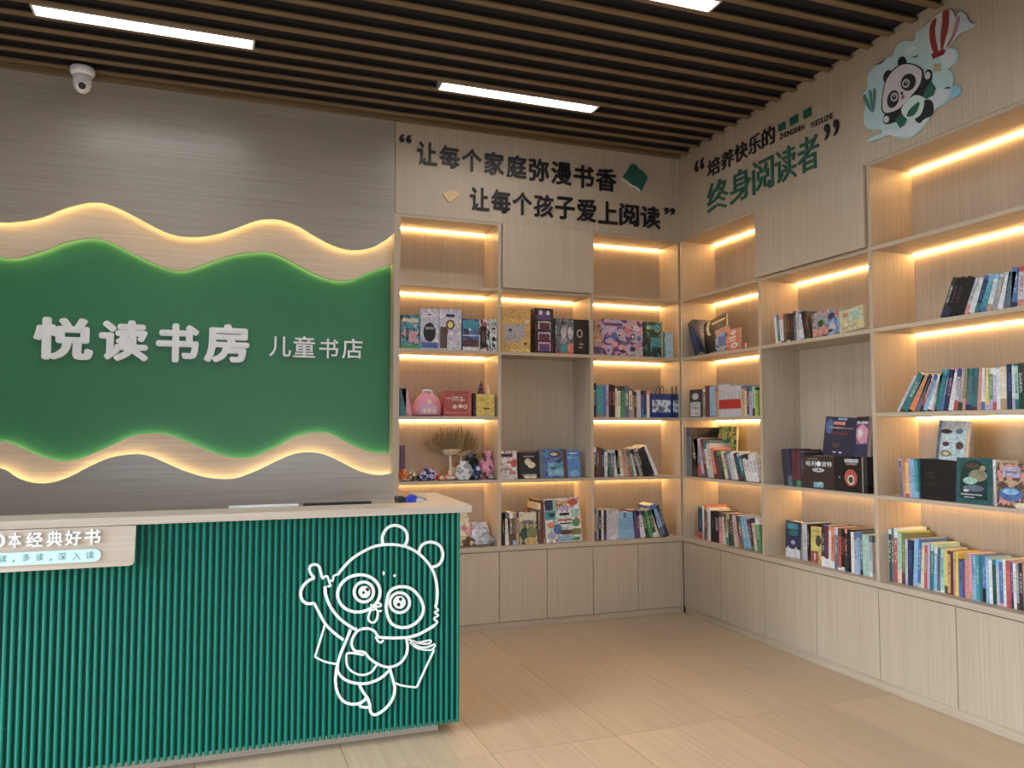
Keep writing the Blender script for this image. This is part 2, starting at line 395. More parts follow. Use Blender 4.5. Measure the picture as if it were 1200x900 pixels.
def letter(ch, u0, u1, v0, v1, d, thick, to3, mat, parent, off=0.0, shear=0.0, name='character', heavy=0.0):
    """one raised character whose outline fills the rectangle u0..u1, v0..v1 on a wall"""
    vs, fs = glyph(ch, .05, off)
    if not vs: return
    if heavy:                                   # a bolder cut: the same outline laid over itself, slightly shifted
        n_ = len(vs); V2, F2 = [], []
        for k in range(9):
            a = 2*math.pi*k/8; dx, dy = (heavy*math.cos(a), heavy*math.sin(a)) if k < 8 else (0, 0)
            V2 += [Vector((v.x+dx, v.y+dy, v.z*(1-.03*k))) for v in vs]; F2 += [tuple(i+n_*k for i in f) for f in fs]
        vs, fs = V2, F2
    xs = [v.x for v in vs]; ys = [v.y for v in vs]; x0, x1, y0, y1 = min(xs), max(xs), min(ys), max(ys)
    bm = bmesh.new()
    nv = []
    for v in vs:
        a = (v.x-x0)/(x1-x0); b = (v.y-y0)/(y1-y0)
        nv.append(bm.verts.new(to3(u0+(u1-u0)*a+shear*(b-.5)*(v1-v0), v0+(v1-v0)*b, d+(thick*v.z/.05 if v.z > 0 else 0))))
    for f in fs:
        try: bm.faces.new([nv[i] for i in f])
        except ValueError: pass
    bmesh.ops.recalc_face_normals(bm, faces=bm.faces[:])
    return obj(name, bm, mat, parent)

def px_letters(spec, ax, val, to3, mat, parent, thick, off, shear=0.0, heavy=0.0):
    """spec: (character, left px, right px, top px, bottom px) measured in the photo"""
    for ch, a, b, t, bt in spec:
        p, q = at(a, bt, ax, val), at(b, t, ax, val)
        mid = (a+b)/2; zt, zb = at(mid, t, ax, val).z, at(mid, bt, ax, val).z
        k = 0 if ax == 1 else 1
        letter(ch, p[k], q[k], zb, zt, 0, thick, to3, mat, parent, off, shear, heavy=heavy)

def line_spec(txt, xa, xb, ta, ba, tb, bb):
    """characters evenly spread between the first's left px and the last's right px"""
    n = len(txt); out = []; pitch = (xb-xa)/(n-.1)
    for i, ch in enumerate(txt):
        a = xa+i*pitch; b = a+pitch*.9; f = i/(n-1) if n > 1 else 0
        t = ta+(tb-ta)*f; bt = ba+(bb-ba)*f
        out.append((ch, a, b, t, bt))
    return out

GS = G2
t = thing('shop_name_lettering', (-.95, GS-.02, 1.7), 'large white raised letters of the shop name on the green board', 'lettering')
px_letters([('悦', 38.5, 110.5, 372.5, 422), ('读', 115.5, 175, 375.5, 423.5), ('书', 182.5, 234, 379.5, 425), ('房', 238.5, 292.5, 380, 425)], 1, GS-.012, back3(GS-.012), M['white'], t, .022, 0, heavy=.040)
t = thing('subtitle_lettering', (.3, GS-.02, 1.8), 'small white raised letters right of the large shop name', 'lettering')
px_letters([('儿', 315, 341, 394.5, 418), ('童', 343.5, 369.5, 394, 419), ('书', 374, 396.5, 397, 420), ('店', 400.5, 424.5, 397, 420.5)], 1, GS-.012, back3(GS-.012), M['white'], t, .012, .008)
t = thing('fascia_lettering', (1.3, D, 3.2), 'upper line of black raised letters on the back fascia', 'lettering')
px_letters([('“', 467.5, 482, 158, 167.5)]+line_spec('让每个家庭弥漫书香', 488.5, 721.5, 167, 193.5, 198, 224.5), 1, D, back3(D-.001), M['black'], t, .012, 0, heavy=.020)
t = thing('fascia_lettering', (1.7, D, 2.9), 'lower line of black raised letters on the back fascia', 'lettering')
px_letters(line_spec('让每个孩子爱上阅读', 550.5, 773, 220, 247, 242, 268)+[('”', 778, 790.5, 244, 252)], 1, D, back3(D-.001), M['black'], t, .012, 0, heavy=.020)
t = thing('right_fascia_lettering', (RX, 5.1, 3.2), 'thin black upper line of letters on the right fascia', 'lettering')
px_letters([('“', 815, 825.5, 187, 200)]+line_spec('培养快乐的', 830, 908.5, 185.5, 205.5, 149, 171)+[('”', 967, 984, 142.5, 161)], 0, RX, right3(RX-.001), M['black'], t, .010, 0, heavy=.003)
t = thing('right_fascia_lettering', (RX, 5.1, 2.95), 'large green lower line of letters on the right fascia', 'lettering')
px_letters(line_spec('终身阅读者', 830, 960, 211, 247, 160, 201), 0, RX, right3(RX-.001), M['darkgreen'], t, .012, 0, heavy=.003)
t = thing('pinyin_lettering', (RX, 4.3, 3.3), 'tiny black latin letters under the three green squares', 'lettering')
px_letters(line_spec('ZHONGSHEN', 914, 943, 156.5, 163.5, 146, 152)+line_spec('YUEDUZHE', 950, 977, 143.5, 150, 132, 139), 0, RX, right3(RX-.001), M['black'], t, .003, 0.0)
for i, (a, b, c, d_) in enumerate(((913.5, 921, 144.5, 153), (927, 936, 136.5, 145.5), (943, 951.5, 128, 137.5))):
    p, q = at(a, (c+d_)/2, 0, RX), at(b, (c+d_)/2, 0, RX); z0, z1 = at((a+b)/2, d_, 0, RX).z, at((a+b)/2, c, 0, RX).z
    o = quick_box('square_tile', RX-.012, RX-.001, q.y, p.y, z0, z1, M['darkgreen'])
    tag(o, ('leftmost', 'middle', 'rightmost')[i]+' of three small green squares on the right fascia', 'wall ornament', 'green squares on the fascia')

def px_poly(pts, ax, val, closed=True, n=1):
    k = 0 if ax == 1 else 1
    P = [(p[k], p.z) for p in (at(a, b, ax, val) for a, b in pts)]
    return [(v.x, v.y) for v in curve_pts(P, n, closed)] if n > 1 else P
# green open book and gold cap on the back fascia
t = thing('book_ornament', (2.85, D, 3.1), 'dark green book-shaped ornament after the upper letters', 'wall ornament')
bm = bmesh.new(); slab(bm, px_poly([(727,209),(731,212),(735,214.5),(738,218),(744,219.5),(749,224.5),(751,223)], 1, D), back3(D-.001), 0, .006); obj('pages', bm, M['white'], t)
bm = bmesh.new(); slab(bm, px_poly([(739.5,192.5),(744,193),(748.5,199),(753,201.5),(758.5,208.5),(751,224.5),(746,219),(740,217),(735,211.5),(729.5,208)], 1, D), back3(D-.001), .006, .012); obj('cover', bm, M['darkgreen'], t)
t = thing('cap_ornament', (1.5, D, 2.95), 'pale gold fan-shaped ornament before the lower letters', 'wall ornament')
bm = bmesh.new(); slab(bm, px_poly([(518.5,228),(524,224.5),(530,223.3),(535,223.5),(538.5,229),(533,233),(526,237.5)], 1, D), back3(D-.001), 0, .010); obj('cap', bm, M['gold'], t)

# ------------------------------------------------------------------ panda cloud board on the right fascia
t = thing('panda_cloud_board', (RX, 3.4, 3.0), 'pale blue cloud cut-out with a flying panda and balloons on right fascia', 'wall decoration')
def lay(name, pts, col, d0, d1, n=4, mat=None):
    bm = bmesh.new(); slab(bm, px_poly(pts, 0, RX, True, n), right3(RX-.001), d0, d1)
    return obj(name, bm, mat or plain('print_'+name, col, .5), t)
def Z5(L_): return [(1000+x/7.5, y/7.5) for x, y in L_]
def Z6(L_): return [(1000+x/7.5, 60+y/7.5) for x, y in L_]
def ell(cx, cy, rx, ry, ang=0, n=14):
    a = math.radians(ang); return [(cx+rx*math.cos(t_)*math.cos(a)-ry*math.sin(t_)*math.sin(a), cy+rx*math.cos(t_)*math.sin(a)+ry*math.sin(t_)*math.cos(a)) for t_ in [2*math.pi*k/n for k in range(n)]]
cl = Z5([(545,360),(570,290),(640,235),(690,215)])+Z5([(720,480),(800,480),(840,430),(905,430),(930,480),(905,560),(845,605)])+Z6([(885,200),(890,270),(870,380),(830,450),(740,505),(690,570),(640,650),(560,735),(480,768),(380,755),(330,738),(225,775),(150,800),(145,780),(200,745),(265,725),(250,690),(170,690),(110,650),(105,560),(120,450),(95,380),(140,330),(135,250),(160,180),(230,115),(290,70),(360,40)])+Z5([(370,450),(420,380),(480,360)])
lay('cloud', cl, (.46, .66, .72), 0, .010, 3)
lay('cloud_tip', Z6([(850,330),(900,300),(955,325),(950,370),(905,410),(850,400)]), (.24, .52, .72), 0, .009, 4)
lay('cloud_puff', Z6([(640,460),(760,330),(850,330),(830,420),(750,490),(700,560),(560,720),(440,750),(300,730),(260,725),(330,690),(420,700)]), (.60, .68, .76), .010, .0115, 3)
lay('cloud_puff', Z5([(780,500),(850,440),(900,450),(905,520),(850,590),(800,560)]), (.62, .72, .78), .010, .0115, 3)
lay('cloud_puff', Z5([(480,430),(560,400),(560,460),(480,470)]), (.62, .72, .78), .010, .0115, 3)
W_, K_, GN = (.62, .60, .66), (.015, .014, .02), (.02, .12, .085)
lay('ear', Z6(ell(445, 100, 38, 50, 10)), K_, .0115, .013)
lay('ear', Z6(ell(320, 225, 38, 58, 20)), K_, .0115, .013)
lay('arm', Z6([(560,380),(620,300),(640,210),(670,165),(705,180),(710,240),(690,310),(650,390),(600,410)]), K_, .0115, .013)
lay('arm', Z6([(280,590),(300,550),(380,530),(450,510),(470,560),(400,620),(310,645),(280,625)]), K_, .0115, .013)
lay('leg', Z6([(560,600),(600,520),(640,440),(690,430),(720,470),(715,560),(640,600),(600,635)]), K_, .0115, .013)
lay('book_page', Z6([(660,330),(700,260),(745,330),(725,390),(660,425),(630,400)]), GN, .013, .0145, 1)
lay('book_page', Z6([(385,610),(435,550),(490,600),(470,650),(430,680)]), GN, .013, .0145, 1)
lay('belly', Z6([(440,520),(500,430),(570,390),(630,410),(640,470),(610,560),(540,600),(480,590)]), (.62, .78, .76), .013, .0145)
lay('pocket', Z6([(490,565),(520,510),(590,450),(600,480),(560,560),(500,580)]), GN, .0145, .0155)
lay('head_outline', Z6([(272,540),(270,400),(300,260),(360,170),(440,115),(530,112),(620,155),(635,210),(615,300),(560,380),(490,460),(430,520),(350,548)]), K_, .013, .0142)
lay('head', Z6([(285,532),(280,400),(310,265),(370,178),(445,125),(530,122),(608,162),(622,210),(603,295),(550,370),(480,450),(420,508),(350,538)]), W_, .0142, .0155)
lay('eye_patch', Z6(ell(505, 277, 64, 78, 25)), K_, .0155, .0163)
lay('eye_patch', Z6(ell(370, 425, 50, 80, 15)), K_, .0155, .0163)
for cx, cy in ((485, 287), (382, 407)):
    lay('eye', Z6(ell(cx, cy, 31, 38, 20)), W_, .0163, .0170); lay('pupil', Z6(ell(cx, cy, 19, 25, 20)), K_, .0170, .0176); lay('eye_glint', Z6(ell(cx+3, cy-9, 7, 8)), W_, .0176, .018)
lay('nose', Z6(ell(448, 375, 12, 15, 20)), K_, .0155, .0163); lay('mouth', Z6(ell(456, 408, 14, 20, 20)), (.35, .12, .14), .0155, .0163)
lay('paw', Z6(ell(672, 218, 24, 34, 15)), W_, .013, .0142); lay('paw', Z6(ell(308, 602, 24, 30, 15)), W_, .013, .0142)
# striped balloon
bal = Z5([(715,480),(670,400),(655,320),(670,240),(710,180),(790,110),(870,88),(905,130),(915,220),(880,320),(840,400),(825,470)])
lay('balloon', bal, (.62, .64, .68), .010, .013, 3)
for q in ([(720,460),(690,350),(690,250),(712,190),(750,165),(738,260),(745,350),(762,450)], [(790,445),(785,320),(800,200),(805,110),(845,92),(862,110),(855,250),(830,340),(805,430)]):
    lay('balloon_stripe', Z5(q), (.30, .045, .045), .013, .0140, 3)
lay('balloon_collar', Z5([(705,480),(730,465),(815,435),(832,450),(815,485),(720,522)]), (.28, .03, .03), .0140, .015, 1)
lay('basket', Z5([(720,570),(780,560),(785,625),(722,635)]), (.50, .38, .24), .010, .0135, 1)
lay('small_balloon', Z5([(905,240),(920,150),(965,110),(1010,140),(1040,200),(1085,215),(1075,240),(1030,262),(950,300),(880,380),(845,425),(870,370)]), (.55, .62, .74), .009, .0125, 3)
lay('balloon_stripe', Z5([(915,200),(940,140),(955,150),(945,230),(905,330),(850,415),(880,340)]), (.42, .22, .28), .0125, .0132, 2)
for q in ([(100,400),(125,385),(160,470),(185,545),(130,480)], [(150,350),(175,350),(185,440),(190,540),(165,450)], [(190,335),(215,340),(212,420),(195,540),(190,440)]):
    lay('leaf', Z6(q), (.10, .24, .24), .0115, .0128, 2)
for q in ([(525,55),(560,50),(590,30),(565,60)], [(810,338),(850,315),(880,330),(850,330)]): lay('bird', Z6(q), K_, .0115, .0125, 2)
for q in ([(200,120),(250,105),(300,65),(262,112)],): lay('bird', Z6(q), K_, .0115, .0125, 2)

# ------------------------------------------------------------------ ceiling lights and camera
def fixture(x0, y, label):
    f = thing('ceiling_light', (x0+.525, y, ZC+.02), label, 'ceiling light', 'linear ceiling lights')
    x1 = x0+1.05; a = .050
    bm = bmesh.new()
    for q in ((x0-.012, x1+.012, y-a-.007, y-a), (x0-.012, x1+.012, y+a, y+a+.007), (x0-.012, x0, y-a, y+a), (x1, x1+.012, y-a, y+a)):
        box(bm, *q, ZC-.006, ZC+.037)
    obj('frame', bm, M['frame'], f)
    bm = bmesh.new(); box(bm, x0, x1, y-a, y+a, ZC+.026, ZC+.032); obj('diffuser', bm, M['panel_light'], f)
fixture(-.895, 4.5325, 'long white ceiling light at the top left above the green sign')
fixture(1.270, 4.6855, 'white ceiling light between the slats above the back bookcases')
fixture(1.255, 3.3085, 'white ceiling light cut off by the top edge of the photo')
for k, (x, j) in enumerate(((-.895, -6), (1.27, -14), (-.895, -16), (1.27, -24), (-.895, -26), (-2.9, -4), (-2.9, -16))):  # unseen fixtures added to light the room
    fixture(x, 4.2265+.153*j, 'added white linear ceiling light, unseen, behind or left of the viewer')

pc = at(97, 77, 2, ZC); pc = Vector((pc.x, D-.17, ZC))
pc.x = at(97, 80, 1, D-.17).x
cm = thing('security_camera', pc, 'white dome security camera hanging from ceiling slats left of the sign', 'camera')
bm = bmesh.new(); lathe(bm, [(.062, 0), (.066, -.004), (.066, -.034), (.058, -.044), (.050, -.048)], pc, 28); obj('mount', bm, M['camwhite'], cm, smooth=True)
bm = bmesh.new(); lathe(bm, [(.048, -.046), (.050, -.075), (.048, -.10), (.041, -.125), (.026, -.142), (.008, -.149)], pc, 28); obj('dome', bm, M['camwhite'], cm, smooth=True)
dirn = Vector((.12, -1, -.55)).normalized(); q = dirn.to_track_quat('Z', 'Y').to_matrix()
cc = pc+Vector((0, 0, -.098))
bm = bmesh.new(); lathe(bm, [(.032, .030), (.032, .046), (.028, .050)], cc, 20, q); obj('lens_housing', bm, M['camwhite'], cm, smooth=True)
bm = bmesh.new(); lathe(bm, [(.020, .048), (.020, .052), (.012, .054)], cc, 16, q); obj('lens', bm, M['blackp'], cm, smooth=True)

# ------------------------------------------------------------------ bookcases
BAY = {}
BACKN = ['left bay of back wall', 'middle bay of back wall', 'right bay of back wall']
RIGHTN = ['corner bay of right wall', 'middle bay of right wall', 'front bay of right wall']
def bookcase(wall, i):
    back = wall == 'back'
    name = (BACKN if back else RIGHTN)[i]
    a, b = (XB[i], XB[i+1]) if back else (YB[i+1], YB[i])
    o3 = (((a+b)/2, D+.1, ZW1) if back else (RX+.1, (a+b)/2, ZW1))
    T = thing('bookcase', o3, 'light oak open bookcase, %s, with warm strip lights' % name, 'bookcase', 'oak bookcases')
    def B(nm, u0, u1, d0, d1, z0, z1, mat, bev=0):   # u along wall, d depth behind the front plane
        if back: return quick_box(nm, u0, u1, D+d0, D+d1, z0, z1, mat, T)
        return quick_box(nm, RX+d0, RX+d1, u0, u1, z0, z1, mat, T)
    h = ST/2; pt = .0125
    if back:
        lo = (a-.042 if i == 0 else a+.0005-pt+.0005, a if i == 0 else a+pt-.0005)
        B('side_panel', lo[0], lo[1], 0, DEEP, ZW1, ZF+.010, M['oak'])
        ia, ib = lo[1], (b-pt if i < 2 else RX-.001)
    else:
        hi = (b-pt, b+pt) if i else (b-.022, b-.002)
        B('side_panel', hi[0], hi[1], 0, DEEP, ZW1, ZF+.010, M['oak'])
        if i == 2: B('side_panel', a-pt, a+pt, 0, DEEP, ZW1, ZF+.010, M['oak'])
        ib, ia = hi[0], a+pt
    if back and i == 2:
        B('side_panel', RX, RX+.022, .022, DEEP, ZW1, ZF+.010, M['oak']); ib = RX
    B('back_panel', ia, ib, DEEP-.012, DEEP, ZW1, ZF+.01, M['oak'])
    mid = i == 1
    sm = M['oak_shelf'] if back else M['oak_shelf_y']
    for k, z in enumerate(ZS):
        if mid and k == 3: continue
        z0, z1 = (z-h, z+h) if k else (z-.010, z+.010)
        B('shelf', ia, ib, .001, DEEP-.012, z0, z1, sm)
        lit = not (mid and k in (0, 2))
        if lit: B('light_strip', ia+.004, ib-.004, DEEP-.023, DEEP-.0125, z0-.0065, z0-.0002, M['strip'])
    if mid:
        e = .003
        B('flap_door', a+pt+e, b+pt-e, -.020, -.001, ZS[1]+.014, ZF+.006, M['oak'])
    BAY[(wall, i)] = (ia, ib, name)
for i in range(3): bookcase('back', i)
for i in range(3): bookcase('right', i)

# worktops: continuous ledges above the base cabinets
o = quick_box('worktop', XB[0]-.04, RX+.018, D-.006, D+DEEP, ZW0, ZW1, M['oak_shelf']); tag(o, 'long oak ledge under the back bookcases', 'worktop')
o = quick_box('worktop', RX-.006, RX+DEEP, YB[3]-.01, D-.007, ZW0, ZW1, M['oak_shelf_y']); tag(o, 'long oak ledge under the right wall bookcases', 'worktop')
def base(wall, i):
    back = wall == 'back'; name = (BACKN if back else RIGHTN)[i]
    a, b = (XB[i]-(.04 if i == 0 else 0), XB[i+1]) if back else (YB[i+1], YB[i])
    if back and i == 2: b = RX-.02
    if not back and i == 0: b = D-.004
    T = thing('base_cabinet', ((a+b)/2, D+.1, 0) if back else (RX+.1, (a+b)/2, 0), 'low oak base cabinet with two plain doors, %s' % name, 'cabinet', 'oak base cabinets')
    def B(nm, u0, u1, d0, d1, z0, z1, mat):
        if back: return quick_box(nm, u0, u1, D+d0, D+d1, z0, z1, mat, T)
        return quick_box(nm, RX+d0, RX+d1, u0, u1, z0, z1, mat, T)
    B('carcass', a+.001, b-.001, .020, DEEP, .05, ZW0-.001, M['oak'])
    B('plinth', a+.0005, b-.0005, .012, .05, 0.001, .049, M['oak_shelf'] if back else M['oak_shelf_y'])
    c = (a+b)/2; e = .0022
    B('door', a+e, c-e, 0.000, .018, .054, ZW0-.006, M['oak']); B('door', c+e, b-e, .000, .018, .054, ZW0-.006, M['oak'])
for i in range(3): base('back', i); base('right', i)
# corner fillers
o = quick_box('corner_filler', RX-.018, RX-.002, D+.002, D+.018, .002, ZW0-.006, M['oak']); tag(o, 'narrow oak filler strip in the cabinet corner', 'trim')

# ------------------------------------------------------------------ counter
CY = 3.625
CL, CR = -1.75, 1.092
ct = thing('reception_counter', (0, CY+.1, 0), 'reception counter with a green fluted front and pale wooden ledge', 'counter')
quick_box('front_panel', CL, CR-.006, CY+.018, CY+.16, .062, 1.012, M['flute_back'], ct)
quick_box('plinth', CL, 1.004, CY+.075, CY+.15, .001, .061, M['counter'], ct)
quick_box('side_wall', 1.042, CR-.006, CY+.161, 4.40, .062, 1.012, M['counter'], ct)
quick_box('side_plinth', 1.046, 1.08, CY+.161, 4.36, .001, .061, M['counter'], ct)
pitch = .0264; nfl = int((CR-CL)/pitch)
prof = [(-.0088, .016), (-.0088, .003), (-.0074, -.0028), (-.0044, -.0068), (0, -.0082), (.0044, -.0068), (.0074, -.0028), (.0088, .003), (.0088, .016)]
bm = bmesh.new(); lo_ = [bm.verts.new((x, y, 0)) for x, y in prof]; hi_ = [bm.verts.new((x, y, .958)) for x, y in prof]
for k in range(9): bm.faces.new((lo_[k], lo_[(k+1) % 9], hi_[(k+1) % 9], hi_[k]))
bm.faces.new(lo_[::-1]); bm.faces.new(hi_); bmesh.ops.recalc_face_normals(bm, faces=bm.faces[:])
fo = Vector(ct['_o'])
first = obj('flute', bm, M['flute'], ct, base=(0, 0, 0)); first.location = Vector((CR-.0135, CY+.006, .052))-fo
for k in range(1, nfl):
    c = first.copy(); COL.objects.link(c); c.parent = ct; c.location = Vector((CR-.0135-k*pitch, CY+.006, .052))-fo
# L-shaped ledge with a rounded inner corner
bm = bmesh.new(); inner = curve_pts([(1.035, 4.42), (1.03, 4.15), (1.01, 3.95), (.95, 3.85), (.8, 3.835), (.4, 3.83)], 5)
outl = [(CL, 3.597), (1.135, 3.597), (1.180, 4.42)]+[(p.x, p.y) for p in inner]+[(CL, 3.84)]
slab(bm, outl, lambda u, v, d: Vector((u, v, d)), 1.014, 1.046); obj('ledge', bm, M['counter'], ct)
# notice plate hanging in front on the left
pl = thing('notice_plate', (-.9, 3.585, .85), 'pale wooden notice plate with white letters on the counter front', 'sign')
zt, zb = 1.012, .853
pp = [(-1.30, zt), (-1.30, zb), (-.31, zb), (-.298, zb+.004), (-.292, zb+.014), (-.289, zt)]
bm = bmesh.new(); slab(bm, pp, back3(3.605), 0, .020); obj('plate', bm, M['counter'], pl)
PY = 3.584
px_letters([('0', -7, 7, 626, 641), ('本', 10, 26, 624, 641.5), ('经', 31, 51, 623.5, 640.5), ('典', 55, 74, 622, 640), ('好', 76.5, 96, 621.5, 639), ('书', 99, 118.5, 620, 638)], 1, PY, back3(PY), M['white'], pl, .010, 0, heavy=.022)
zz0, zz1 = at(100, 658.5, 1, PY).z, at(100, 643.5, 1, PY).z
xr = at(118.5, 650, 1, PY).x; r_ = (zz1-zz0)/2
pill = [(-1.28, zz1), (-1.28, zz0), (xr-r_, zz0)]+[(xr-r_+r_*math.sin(a), (zz0+zz1)/2-r_*math.cos(a)) for a in [math.pi*k/10 for k in range(1, 10)]]+[(xr-r_, zz1)]
bm = bmesh.new(); slab(bm, pill, back3(PY), 0, .006); obj('pill_strip', bm, M['pillblue'], pl)
px_letters([('读', -1, 8, 650.5, 659.5), ('，', 14, 17, 656, 659.5), ('多', 26, 35, 649, 658), ('读', 42, 51, 648.5, 657.5), ('，', 57.5, 60.5, 654.5, 658), ('深', 68, 77.5, 647.5, 656.5), ('入', 84.5, 94.5, 647.5, 656), ('读', 100, 110.5, 646, 655)], 1, PY-.006, back3(PY-.006), M['inkteal'], pl, .001, 0.0)

# panda outline in white acrylic on the flutes
pa = thing('panda_outline', (.75, CY-.004, .4), 'white line drawing of a waving panda on the green fluted counter', 'wall decoration')
N_STROKE = [0]
def stroke(pts, wpx=3.6, closed=False, n=4, base=None):
    """flat ribbon that follows the points; pts in a zoom frame converted to photo pixels"""
    P = [Vector((p.x, p.z)) for p in (at(a, b, 1, CY-.004) for a, b in pts)]
    C = curve_pts(P, n, closed); hw = wpx*.00372/2; m = len(C)
    bm = bmesh.new(); Ls, Rs = [], []; N_STROKE[0] += 1; dd = .00012*N_STROKE[0]
    for i, c in enumerate(C):
        if closed: d = C[(i+1) % m]-C[(i-1) % m]
        else: d = C[min(i+1, m-1)]-C[max(i-1, 0)]
        d.normalize(); nn = Vector((-d.y, d.x))*hw
        for lst, s in ((Ls, 1), (Rs, -1)):
            q_ = c+nn*s; lst.append([bm.verts.new((q_.x, CY-.0050-dd, q_.y)), bm.verts.new((q_.x, CY-.0020-.2*dd, q_.y))])
    rng = range(m if closed else m-1)
    for i in rng:
        j = (i+1) % m
        bm.faces.new((Ls[i][0], Ls[j][0], Rs[j][0], Rs[i][0])); bm.faces.new((Ls[i][1], Rs[i][1], Rs[j][1], Ls[j][1]))
        bm.faces.new((Ls[i][0], Ls[i][1], Ls[j][1], Ls[j][0])); bm.faces.new((Rs[i][0], Rs[j][0], Rs[j][1], Rs[i][1]))
    if not closed:
        for i in (0, m-1): bm.faces.new((Ls[i][0], Rs[i][0], Rs[i][1], Ls[i][1]))
    bmesh.ops.recalc_face_normals(bm, faces=bm.faces[:])
    obj('line', bm, M['whiteline'], pa)
def Q1(L_): return [(340+x/6, 600+y/6) for x, y in L_]
def Q2(L_): return [(340+x/6, 710+y/6) for x, y in L_]
stroke(Q1([(335,440),(380,385),(440,325),(520,275),(600,240),(700,228),(800,240),(880,275),(950,335),(1000,405),(1025,480),(1035,560),(1030,640),(1020,668)]), 3.4)
stroke(Q1([(335,440),(305,450),(300,485),(270,478),(285,520),(262,522)]), 2.4, n=2)
stroke(Q1([(652,225),(648,180),(668,130),(705,100),(750,95),(795,115),(820,150),(822,200),(805,240)]))
stroke(Q1([(905,295),(912,255),(945,220),(1000,212),(1050,235),(1072,280),(1070,330),(1045,370),(1000,388)]))
stroke(Q1([(170,462),(150,440),(135,405),(145,378),(172,368),(200,380),(212,410),(222,450),(235,470)]), 3.2)
stroke(Q1([(172,462),(120,490),(80,540),(75,590),(95,630),(130,645),(168,640)]), 3.4)
stroke(Q1([(235,470),(240,455),(262,452),(270,478)]), 2.4, n=2)
stroke(Q1([(245,522),(250,580),(280,660),(330,730),(380,775),(440,815),(468,825)]), 3.4)
stroke(Q1([(168,640),(205,710),(250,790),(310,850),(375,900)]), 3.2)
stroke(Q1(ell(483, 572, 150, 130, -12, 16)), 3.6, True)
stroke(Q1([(685,600),(700,560),(740,532),(800,525),(860,545),(910,600),(935,660),(930,720),(890,775),(830,808),(770,810),(715,785),(685,730),(675,660)]), 3.6, True)
stroke(Q1(ell(518, 562, 68, 70, 0, 16)), 3.4, True); stroke(Q1(ell(770, 637, 70, 70, 0, 16)), 3.4, True)
def disc(pts, d0, d1, mat, nm):
    bm = bmesh.new(); slab(bm, px_poly(pts, 1, CY-.004), back3(CY-.0027), d0, d1); obj(nm, bm, mat, pa)
disc(Q1(ell(522, 562, 42, 43, 0, 20)), 0, .004, M['whiteline'], 'eye'); disc(Q1(ell(768, 635, 44, 45, 0, 20)), 0, .004, M['whiteline'], 'eye')
for a, b, r__ in ((543, 543, 13), (515, 566, 10), (775, 612, 12), (762, 650, 13)): disc(Q1(ell(a, b, r__, r__, 0, 12)), .004, .0046, M['flute_back'], 'pupil')
disc(Q1(ell(657, 430, 8, 15, 0, 10)), 0, .004, M['whiteline'], 'brow_dot'); disc(Q1(ell(735, 447, 11, 9, -40, 10)), 0, .004, M['whiteline'], 'brow_dot')
stroke(Q1([(565,650),(590,665),(640,660),(625,640),(600,645)]), 2.4, n=3)
stroke(Q1([(560,680),(585,690),(600,672),(612,695),(645,695)]), 2.2, n=3)
stroke(Q1([(565,690),(550,740),(560,770),(590,775),(610,750),(618,700)]), 2.6)
stroke(Q1([(1020,668),(1042,690),(1015,705),(1042,725),(1010,750),(1035,770),(1018,795)]), 2.4, n=3)
stroke(Q1([(1018,795),(960,830),(890,865),(810,882),(700,885),(615,878)]), 3.4)
stroke(Q2([(245,130),(215,230),(175,357)]), 2.2, n=1); stroke(Q2([(175,357),(240,390),(330,410)]), 2.2)
stroke(Q2([(425,165),(395,240),(350,350),(332,430),(345,480),(400,525),(480,545),(560,540),(640,505),(700,450)]), 3.2)
stroke(Q2([(615,215),(590,175),(540,158),(480,172),(445,215),(432,270),(455,315),(520,325),(560,370),(620,410),(690,430),(760,410),(810,355),(825,290),(815,225)]), 3.0)
stroke(Q2([(600,215),(615,245),(640,258),(655,238)]), 2.4, n=2)
stroke(Q2([(520,345),(410,330),(395,370),(405,430),(450,470),(510,485),(570,465),(610,410)]), 2.4, n=3)
stroke(Q2([(328,430),(318,520),(330,600),(370,665),(430,690),(485,685),(520,665),(535,645)]), 3.2)
stroke(Q2([(485,550),(510,600),(545,650),(560,700),(565,745),(595,765),(640,745),(690,700),(725,640),(735,580),(725,530),(700,435)]), 3.2)
stroke(Q2([(480,690),(500,708),(550,712),(560,690),(535,645)]), 3.0)
stroke(Q2([(735,540),(790,560),(890,572)]), 2.2); stroke(Q2([(890,572),(950,440),(1012,308)]), 2.2, n=1)
stroke(Q2([(830,235),(900,255),(985,240),(975,265),(900,262),(850,250)]), 2.0, n=3)
stroke(Q2([(840,255),(900,285),(960,290),(1018,268),(1000,305),(950,308),(890,295),(845,262)]), 2.0, n=3)

# desk behind the counter with the things that peek over the ledge
dk = thing('staff_desk', (0, 4.15, 0), 'plain wooden staff desk hidden behind the green counter', 'desk')
quick_box('desktop', CL, .99, 3.87, 4.45, .73, .76, M['counter'], dk)
quick_box('leg', CL, CL+.03, 3.87, 4.45, .001, .729, M['counter'], dk); quick_box('leg', .9, .92, 3.9, 4.40, .001, .729, M['counter'], dk)
def monitor(xa, xb, y, zt_, label, mat):
    T = thing('monitor', ((xa+xb)/2, y, .7605), label, 'monitor')
    quick_box('screen_housing', xa, xb, y-.012, y+.016, .82, zt_, mat, T, bevel=.003)
    quick_box('stand', (xa+xb)/2-.02, (xa+xb)/2+.02, y+.017, y+.03, .767, .95, mat, T); quick_box('foot', (xa+xb)/2-.1, (xa+xb)/2+.1, y-.07, y+.08, .761, .767, mat, T)
pm = [at(x_, 589, 1, 4.10) for x_ in (355, 435)]
monitor(pm[0].x, pm[1].x, 4.10, at(395, 588.5, 1, 4.10).z, 'black monitor edge peeking over the counter ledge', M['blackp'])
pm = [at(x_, 589, 1, 4.10) for x_ in (268, 350)]
